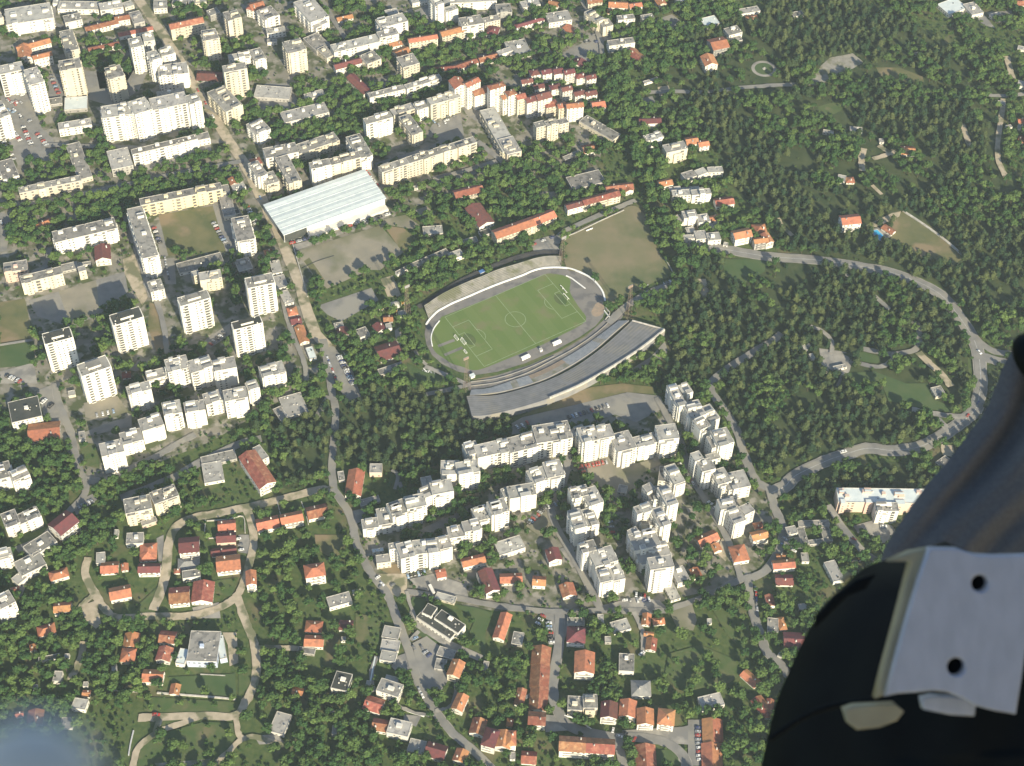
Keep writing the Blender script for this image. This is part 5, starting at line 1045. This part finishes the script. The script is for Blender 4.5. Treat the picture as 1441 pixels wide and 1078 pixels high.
for kind in ('pine', 'broad'):
    PCOL[kind] = bpy.data.collections.new('tree_sources_'+kind); lst = []
    for i in range(NV):
        rr = np.random.default_rng(100+i); cb = crown_pine(10+i) if kind == 'pine' else crown_broad(40+i); tb = trunk_mb(3.2 if kind == 'pine' else 3.8, .22 if kind == 'pine' else .28, rr, kind != 'pine')
        cm = cb.mesh('crown'); tm = tb.mesh('trunk')
        k = len(cb.v); cb.v += tb.v; cb.f += [tuple(q+k for q in f) for f in tb.f]; cb.m += [cb.mi('trunk')]*len(tb.f)
        o = bpy.data.objects.new(f'{kind}_tree_source', cb.mesh('tree')); PCOL[kind].objects.link(o); lst.append((cm, tm))
    proto[kind] = lst
pine_g = np.zeros_like(occ); 
for P in PINES: mark([G(*p)[:2] for p in P], True, pine_g)
ave_g = np.zeros_like(occ); AV = pp('843 84 862 80 885 110 905 160 925 205 945 245 955 290 975 330 992 372 978 392 950 385 935 340 915 290 895 235 868 175 850 120'); mark([G(*p)[:2] for p in AV], True, ave_g)
dense_g = np.zeros_like(occ)
for s in ['145 262 330 205 330 240 180 290', '0 290 60 280 180 275 300 250 300 262 185 285 190 310 160 320 60 350 0 350', '360 180 470 130 540 120 640 85 640 130 520 170 470 200 380 210', '645 85 720 70 850 40 850 110 760 110 700 100', '560 370 640 345 700 350 780 330 790 350 700 372 600 428 565 435',
          '450 50 640 20 700 60 650 100 560 110 480 110', '0 600 110 620 120 690 60 740 0 720', '60 760 130 720 170 750 120 800 60 850 0 900 0 840', '0 860 120 850 200 900 200 960 140 1000 0 1000', '360 720 500 740 510 830 480 1000 400 1078 340 1060 380 960 345 850', '400 1000 520 1000 560 1078 390 1090',
          '690 960 760 900 750 1060 700 1078', '880 20 1020 10 1050 60 1000 120 900 110', '600 230 690 210 850 250 880 280 790 300 700 310 640 290', '900 780 1050 760 1050 810 960 840 900 840', '1000 840 1060 830 1085 920 1060 1078 1000 1070 960 1000', '860 690 900 690 890 830 840 830 850 740', '470 470 560 450 600 500 640 550 580 560 500 560']:
    mark([G(*p)[:2] for p in pp(s)], True, dense_g)
sparse_g = np.zeros_like(occ); town_g = np.zeros_like(occ); open_g = np.zeros_like(occ)
for s in ['150 735 350 730 352 865 150 872', '185 985 400 990 400 1078 180 1078', '205 935 345 925 345 1000 205 1000', '370 700 470 695 475 760 375 780', '560 840 720 850 680 920 590 900', '430 860 520 850 520 960 430 960', '880 880 1060 860 1060 1000 900 1000', '700 740 1080 700 1080 830 700 850', '330 840 480 780 500 830 340 920']:
    mark([G(*p)[:2] for p in pp(s)], True, sparse_g)
mark([G(*p)[:2] for p in pp('-80 -60 640 -60 830 0 845 60 760 110 850 190 840 250 700 250 640 270 560 300 430 420 470 520 400 560 300 620 200 660 120 690 60 560 -80 600')], True, town_g)
for s in ['1060 40 1180 90 1230 70 1200 180 1130 230 1070 200 1010 110', '1330 20 1441 60 1480 270 1400 280 1390 200 1340 120', '1120 200 1280 190 1340 240 1240 300 1130 280', '1210 500 1330 500 1360 560 1300 590 1200 560', '1390 400 1450 380 1450 500 1400 490', '1040 340 1130 360 1180 390 1120 400 1060 390', '860 130 960 60 1010 80 960 150 900 170']:
    mark([G(*p)[:2] for p in pp(s)], True, open_g)
# clump noise for the gardens
def vnoise(sc, seed):
    r_ = np.random.default_rng(seed); h, w = occ.shape; gh, gw = int(h/sc)+3, int(w/sc)+3; g = r_.random((gh, gw)); yy = np.arange(h)/sc; xx = np.arange(w)/sc
    y0 = yy.astype(int); x0 = xx.astype(int); fy = (yy-y0)[:, None]; fx = (xx-x0)[None]; fy = fy*fy*(3-2*fy); fx = fx*fx*(3-2*fx)
    return (g[y0][:, x0]*(1-fy)*(1-fx)+g[y0+1][:, x0]*fy*(1-fx)+g[y0][:, x0+1]*(1-fy)*fx+g[y0+1][:, x0+1]*fy*fx)
NZ = vnoise(28, 1)*.6+vnoise(11, 2)*.4; NZ2 = vnoise(60, 5)
# the forest has thin places and gaps
inframe = np.zeros_like(occ); mark([G(-60, -60)[:2], G(1500, -60)[:2], G(1500, 1140)[:2], G(-60, 1140)[:2]], True, inframe)
trees = {'pine': [], 'broad': []}
def scatter(step, fn):
    for y in np.arange(GY0+3, GY1-3, step):
        for x in np.arange(GX0+3, GX1-3, step):
            px = x+rng.uniform(-.48, .48)*step; py = y+rng.uniform(-.48, .48)*step; i = int(py-GY0); j = int(px-GX0)
            if not (0 <= i < occ.shape[0] and 0 <= j < occ.shape[1]) or not inframe[i, j] or occ[i, j]: continue
            fn(px, py, i, j)
def f1(px, py, i, j):
    if pine_g[i, j] and not ave_g[i, j]:
        if open_g[i, j]:
            if rng.random() < (.85 if NZ[i, j] > .5 else .18): trees['broad' if NZ2[i, j]+NZ[i, j] > .8 else 'pine'].append((px, py, rng.uniform(.7, 1.5)))
        elif rng.random() < (.95 if NZ[i, j] > .33 else .3):
            s = rng.uniform(.7, 1.35); trees['broad' if NZ2[i, j] > .72 and rng.random() < .7 else 'pine'].append((px, py, s))
def f2(px, py, i, j):
    if ave_g[i, j]: trees['broad'].append((px, py, rng.uniform(1.35, 1.9)))
def f3(px, py, i, j):
    if pine_g[i, j] or ave_g[i, j]: return
    d = dense_g[i, j]; pr = (.9 if d else (.98 if NZ[i, j] > .47 else .42))
    if sparse_g[i, j]: pr *= .36
    if town_g[i, j] and not d: pr = .9 if NZ[i, j] > .53 else .1
    if rng.random() < pr: trees['broad'].append((px, py, rng.uniform(.75, 1.45) if d or NZ[i, j] > .47 else rng.uniform(.3, .7)))
shrubs = []
def f4(px, py, i, j):
    if ave_g[i, j] or (pine_g[i, j] and rng.random() < .75): return
    if rng.random() < (.2+.5*NZ2[i, j])*(.35 if town_g[i, j] or sparse_g[i, j] else 1): shrubs.append((px, py, rng.uniform(.16, .42)))
scatter(5.9, f1); scatter(8.6, f2); scatter(5.9, f3); scatter(4.3, f4)
# rows of dark cypresses near the white terraces
names = {'pine': 'pine_tree', 'broad': 'broadleaf_tree'}
WOODN = [('the pine wood below the pitch', 560, 620), ('the ring road loop', 1180, 520), ('the wood beside the lower stepped blocks', 1080, 620), ('the strip above the pink school', 1230, 670), ('the upper right wood', 1200, 250)]
def proj(x, y, z=0):
    v = np.array([x, y, z])-CAM; d = v@FW; return CX+FOC*(v@R2)/d, CY-FOC*(v@U2)/d
for kind, T in trees.items():
    vis = []
    for q, (x, y, s) in enumerate(T):
        u, v = proj(x, y, 5*s)
        ok = -5 < u < 1446 and -5 < v < 1075 and not (u > 1060 and v > 480 and (u-1060)*1.0+(v-1078)*.62 > 60)
        if ok: vis.append((-(s/math.dist((x, y, 0), (0, 0, H))), q))
    vis.sort(); pick = set(q for _, q in vis[:298])
    for q in sorted(pick):
        x, y, s = T[q]; cm, tm = proto[kind][q % NV]
        o = bpy.data.objects.new(names[kind], None); COL.objects.link(o); o.location = (x, y, 0); o.rotation_euler = (0, 0, q*1.7); o.scale = (s*1.05, s*1.05, s*(1.0+.1*math.sin(q)))
        c = link('crown', cm, o); t = link('trunk', tm, o)
        u, v = proj(x, y)
        o['category'] = 'tree'
        if kind == 'pine':
            wd = min(WOODN, key=lambda w: math.hypot(u-w[1], v-w[2]))[0]; o['label'] = f"dark olive green pine among many alike in {wd}"; o['group'] = 'pines in '+wd
        else:
            wd = min(LM, key=lambda w: math.hypot(u-w[1], v-w[2]))[0]; o['label'] = f"round green broadleaf tree, one of several alike near {wd}"; o['group'] = 'broadleaf trees near '+wd
    rest = [T[q] for q in range(len(T)) if q not in pick]+(shrubs if kind == 'broad' else [])
    me = bpy.data.meshes.new(names[kind]+'_points'); me.from_pydata([(x, y, 0) for x, y, s in rest], [], [])
    at = me.attributes.new('sc', 'FLOAT', 'POINT'); at.data.foreach_set('value', np.array([s for _, _, s in rest], np.float32))
    at = me.attributes.new('rot', 'FLOAT', 'POINT'); at.data.foreach_set('value', rng.uniform(0, 6.28, len(rest)).astype(np.float32))
    at = me.attributes.new('idx', 'INT', 'POINT'); at.data.foreach_set('value', rng.integers(0, NV, len(rest)).astype(np.int32))
    o = link('pine_forest' if kind == 'pine' else 'tree_cover', me, kind='stuff', label='dense wood of dark olive pines' if kind == 'pine' else 'green broadleaf trees and bushes filling the gardens', category='forest' if kind == 'pine' else 'tree cover')
    ng = bpy.data.node_groups.new('place_trees', 'GeometryNodeTree'); ng.interface.new_socket('Geometry', in_out='INPUT', socket_type='NodeSocketGeometry'); ng.interface.new_socket('Geometry', in_out='OUTPUT', socket_type='NodeSocketGeometry')
    gi = ng.nodes.new('NodeGroupInput'); go = ng.nodes.new('NodeGroupOutput'); ip = ng.nodes.new('GeometryNodeInstanceOnPoints'); ci = ng.nodes.new('GeometryNodeCollectionInfo')
    ci.inputs['Collection'].default_value = PCOL[kind]; ci.inputs['Separate Children'].default_value = True; ci.inputs['Reset Children'].default_value = True
    def na(nm, tp_):
        n = ng.nodes.new('GeometryNodeInputNamedAttribute'); n.data_type = tp_; n.inputs[0].default_value = nm; return n.outputs['Attribute']
    cx = ng.nodes.new('ShaderNodeCombineXYZ'); ng.links.new(na('rot', 'FLOAT'), cx.inputs[2])
    ng.links.new(gi.outputs[0], ip.inputs['Points']); ng.links.new(ci.outputs[0], ip.inputs['Instance']); ip.inputs['Pick Instance'].default_value = True
    ng.links.new(na('idx', 'INT'), ip.inputs['Instance Index']); ng.links.new(cx.outputs[0], ip.inputs['Rotation']); ng.links.new(na('sc', 'FLOAT'), ip.inputs['Scale'])
    ng.links.new(ip.outputs[0], go.inputs[0]); md = o.modifiers.new('place', 'NODES'); md.node_group = ng
    print(kind, len(T), 'trees')
# ------------------------------------------------------------------ in the aircraft: trouser leg, dark shell, drilled metal plate
def cmat(name, a, b, scale, rough=.8, spec=.3, bump=0, dist=.001, metal=0, stretch=1):
    m = bpy.data.materials.new(name); m.use_nodes = True; n = m.node_tree; s = n.nodes['Principled BSDF']; s.inputs['Roughness'].default_value = rough; s.inputs['Specular IOR Level'].default_value = spec; s.inputs['Metallic'].default_value = metal
    tc = n.nodes.new('ShaderNodeTexCoord'); nz = n.nodes.new('ShaderNodeTexNoise'); nz.inputs['Scale'].default_value = scale; nz.inputs['Detail'].default_value = 5
    mp = n.nodes.new('ShaderNodeMapping'); mp.inputs['Scale'].default_value = (stretch, 1, 1); mp.inputs['Rotation'].default_value = (0, 0, .3); n.links.new(tc.outputs['Object'], mp.inputs[0]); n.links.new(mp.outputs[0], nz.inputs[0]); mx = n.nodes.new('ShaderNodeMix'); mx.data_type = 'RGBA'; mx.inputs[6].default_value = (*a, 1); mx.inputs[7].default_value = (*b, 1)
    mr = n.nodes.new('ShaderNodeMapRange'); mr.inputs[1].default_value = .35; mr.inputs[2].default_value = .65; n.links.new(nz.outputs[0], mr.inputs[0]); n.links.new(mr.outputs[0], mx.inputs[0]); n.links.new(mx.outputs[2], s.inputs['Base Color'])
    if bump: bp = n.nodes.new('ShaderNodeBump'); bp.inputs['Strength'].default_value = bump; bp.inputs['Distance'].default_value = dist; n.links.new(nz.outputs[0], bp.inputs['Height']); n.links.new(bp.outputs[0], s.inputs['Normal'])
    M[name] = m; return m
cmat('trouser_cloth', (.185, .178, .172), (.15, .145, .14), 700, 1, 0, .5)
cmat('black_shell', (.006, .007, .008), (.009, .011, .011), 40, .7, .15)
cmat('brushed_plate', (.53, .53, .58), (.47, .475, .52), 90, .5, .5, .06, .0003, 0, 2.5)
cmat('plate_edge', (.42, .37, .24), (.34, .3, .2), 60, .5, .4)
cmat('shade_panel_grey', (.3, .31, .33), (.28, .29, .3), 5)
cmat('pale_strap', (.93, .88, .78), (.9, .85, .75), 20)
def fwd(u, v): return Vector(FW*FOC+(u-CX)*R2-(v-CY)*U2).normalized()
def grid_mesh(name, fn, nu, nv, m, parent=None, sub=0, **k):
    vs = [fn(i/(nu-1), j/(nv-1)) for j in range(nv) for i in range(nu)]; fs = [(j*nu+i, j*nu+i+1, (j+1)*nu+i+1, (j+1)*nu+i) for j in range(nv-1) for i in range(nu-1)]
    me = bpy.data.meshes.new(name); me.from_pydata([tuple(v) for v in vs], [], fs); me.materials.append(M[m]); me.update()
    for p in me.polygons: p.use_smooth = True
    return link(name, me, parent, **k)
# leg: a tapered tube with drag folds, axis running down and to the left
person = bpy.data.objects.new('person', None); COL.objects.link(person)
person['label'] = 'person whose leg in dark grey trousers crosses the right edge'; person['category'] = 'person'
EDGE = resample(smooth([np.array(p, float) for p in pp('1556 374 1485 435 1438 477 1418 502 1405 532 1386 577 1342 638 1298 690 1260 746 1241 781 1231 840')], 6), 60)
Lz = .80
def legf(i, j):
    e = EDGE[min(59, int(round(j*59)))]; k = min(58, int(j*58)); t = EDGE[k+1]-EDGE[k]; t /= np.linalg.norm(t); nrm = np.array([-t[1], t[0]]);
    nrm = nrm if nrm[0] > 0 else -nrm
    nrm = np.array([.84, .54]) * .8 + nrm*.2
    nrm /= np.linalg.norm(nrm)
    rad = 190-30*j          # around the leg: starts on the silhouette
    f = i < .5; t2 = 2*i if f else 2-2*i; off = rad*2*t2; dep = (-1 if f else 1)*.34*rad*math.sin(math.pi*t2)**.85/FOC*Lz; i = t2
    s = e[0]*-.54+e[1]*.84
    w = 9*math.sin(i*21+j*3.2)*(.5+.5*math.sin(j*2.6+.4))+9*math.sin(i*34-j*2.4+1)*(.4+.6*math.sin(j*4.1+i*2))+4*math.sin(i*50+j*7)+8*math.sin(i*9-j*6)
    fold = w*min(1, i*9)*(.55)
    q = e+nrm*off
    return CP(q[0], q[1], Lz+dep-fold/FOC*Lz*1.5)
grid_mesh('trouser_leg', legf, 120, 60, 'trouser_cloth', person)
def knee(i, j):
    a = 2*math.pi*i; q = math.pi*j; return CP(1470+46*math.sin(q)*math.cos(a)-8*math.cos(q), 512-42*math.cos(q)+14*math.sin(q)*math.cos(a), .79+36*math.sin(q)*math.sin(a)/FOC*.8)
grid_mesh('dark_pad', knee, 24, 14, 'black_shell', person)
air = bpy.data.objects.new('aircraft', None); COL.objects.link(air)
air['label'] = 'dark cockpit edge with a pale drilled metal plate below the trouser leg'; air['category'] = 'aircraft'
# the black shell: rounded form whose rim follows the outline seen against the town
RIM = resample(smooth([np.array(p, float) for p in pp('1330 762 1290 775 1250 787 1215 800 1180 832 1150 868 1128 905 1110 945 1095 980 1085 1015 1077 1050 1070 1090 1066 1140')], 6), 50)
def shell(i, j):
    e = RIM[min(49, int(round(j*49)))]; c = np.array([1950., 1010.]); q = e+(c-e)*(i**1.1)
    d = .66-.05*math.sin(i*1.5)-.004*math.sin(i*40)*(.5 if .3 < j < .9 else 0)
    return CP(q[0], q[1], d+.05*(1-i)**6)
grid_mesh('side_shell', shell, 30, 50, 'black_shell', air)
# raised seam
def tubepath(name, pts, r, m, parent, dist):
    P = [CP(u, v, dist) for u, v in resample(smooth([np.array(p, float) for p in pts], 5), 24)]; b = MB()
    for i in range(len(P)-1): b.tube(P[i], P[i+1], r, r, m, 8)
    return b.build(name, parent)
tubepath('shell_seam', pp('1083 1040 1110 1022 1145 1002 1190 990 1250 985'), .0012, 'black_shell', air, .615)
# the plate, a bent sheet with two drilled holes
def plate(name, outline, holes, dist, thick, m, tilt, parent, bev=.0008):
    o0 = CP(*outline[0], dist); n = -fwd(1340, 880); x = Vector(R2); y = Vector(U2)
    cu = bpy.data.curves.new(name, 'CURVE'); cu.dimensions = '2D'; cu.fill_mode = 'BOTH'; cu.extrude = thick/2; cu.bevel_depth = bev; cu.bevel_resolution = 2; cu.resolution_u = 1
    k = dist/FOC
    def add(pts):
        sp = cu.splines.new('POLY'); sp.points.add(len(pts)-1); sp.use_cyclic_u = True
        for i, (u, v) in enumerate(pts): sp.points[i].co = ((u-CX)*k, -(v-CY)*k, 0, 1)
    add(outline)
    for (u, v, r) in holes: add([(u+r*math.cos(t), v+r*math.sin(t)) for t in np.linspace(0, 2*math.pi, 25)[:-1]])
    tmp = bpy.data.objects.new('tmp', cu); me = bpy.data.meshes.new_from_object(tmp); bpy.data.objects.remove(tmp); me.name = name; me.materials.clear(); me.materials.append(M[m])
    o = link(name, me, parent); o.matrix_world = cam.matrix_world @ Matrix.Translation((0, 0, -dist)); return o
bott = pp('1248 974 1262 971 1285 970 1310 967 1330 969 1350 977 1370 988 1395 995 1424 1000')
top = pp('1460 780 1441 783 1400 784 1372 783 1360 780 1345 774 1300 773')
OUTL = pp('1308 773 1293 815 1278 865 1264 915')+bott+pp('1432 950 1441 880 1452 820')+top[:-1]
plate('drilled_plate', OUTL, [(1376, 820, 15), (1343, 937, 16)], .60, .004, 'brushed_plate', 0, air)
plate('plate_edge', pp('1262 786 1280 778 1304 774 1290 815 1274 865 1260 915 1245 972 1234 976 1243 940 1262 870 1280 800 1283 786'), [], .604, .005, 'plate_edge', 0, air)
for u, v, r in ((1376, 820, 13), (1343, 937, 14)):
    b = MB(); n = fwd(u, v); b.tube(CP(u, v, .603), CP(u, v, .625), .0055, .0055, 'black_shell', 16); b.build('bolt_recess', air)
    continue
    P = [CP(u+(r+1)*math.cos(t), v+(r+1)*math.sin(t), .5975) for t in np.linspace(0, 2*math.pi, 20)]; b = MB()
    for i in range(19): b.tube(P[i], P[i+1], .0006, .0006, 'plate_edge', 5)
    b.build('hole_rim', air)
plate('buckle_tab', pp('1189 998 1200 994 1235 992 1256 991 1266 1000 1258 1010 1235 1019 1205 1022 1194 1014'), [], .607, .004, 'plate_edge', 0, air)
plate('buckle_tab', pp('1298 983 1310 980 1345 982 1368 990 1366 1003 1335 1001 1300 994'), [], .607, .004, 'brushed_plate', 0, air)
plate('strap', pp('1150 868 1175 840 1205 818 1225 812 1215 826 1190 836 1168 858 1150 876'), [], .64, .002, 'black_shell', 0, air)
tubepath('grey_piping', pp('1185 818 1190 812 1197 807'), .0012, 'plate_edge', air, .63)
# added unseen panel behind the camera, keeping leg and plate out of the sun
S = -SD; o = CAM; cx_ = Vector(CAM)+S*1.3; xx = S.cross(Vector((0, 0, 1))).normalized(); yy = xx.cross(S)
b = MB(); P = [cx_+xx*sx*1.5+yy*sy*1.1+S*sz for sz in (0, .06) for sx, sy in ((-1, -1), (1, -1), (1, 1), (-1, 1))]
for f in ((0, 1, 2, 3), (7, 6, 5, 4), (0, 4, 5, 1), (1, 5, 6, 2), (2, 6, 7, 3), (3, 7, 4, 0)): b.face([P[i] for i in f], 'shade_panel_grey')
b.build('unseen_shade_panel', air)
# strap end almost touching the lens at the lower left
st = bpy.data.objects.new('strap_end', None); COL.objects.link(st); st['label'] = 'blurred pale blue strap end close to the lens at the lower left corner'; st['category'] = 'strap'
b = MB(); d0 = .055
def blob(i, j):
    a = 2*math.pi*i; t = j; rad = 95*math.sqrt(max(0, 1-(1-t)**2)) if t < 1 else 95
    u, v = 40+rad*math.cos(a)*.95, 1165-120*(1-t)*1.1+rad*math.sin(a)*.5
    return CP(u, v, d0-rad*.25*math.sin(a)/FOC*d0)
def blob2(i, j):
    a = 2*math.pi*i; b_ = math.pi*j; u = 45+105*math.sin(b_)*math.cos(a); v = 1112-105*math.cos(b_); return CP(u, v, d0+45*math.sin(b_)*math.sin(a)/FOC*d0)
grid_mesh('strap_tip', blob2, 24, 14, 'pale_strap', st)

# ------------------------------------------------------------------ air
hz = MB(); E = 4600; hz.box(-E, E, -E+1000, E+1000, -1, H+6, 'white', True); me = hz.mesh('haze'); me.materials.clear()
hm = bpy.data.materials.new('haze_air'); hm.use_nodes = True; n = hm.node_tree; n.nodes.remove(n.nodes['Principled BSDF']); vp = n.nodes.new('ShaderNodeVolumePrincipled')
vp.inputs['Color'].default_value = (.82, .95, 1, 1); vp.inputs['Density'].default_value = 5e-5; vp.inputs['Anisotropy'].default_value = .1; n.links.new(vp.outputs[0], n.nodes['Material Output'].inputs['Volume'])
me.materials.append(hm); link('haze', me, kind='stuff')
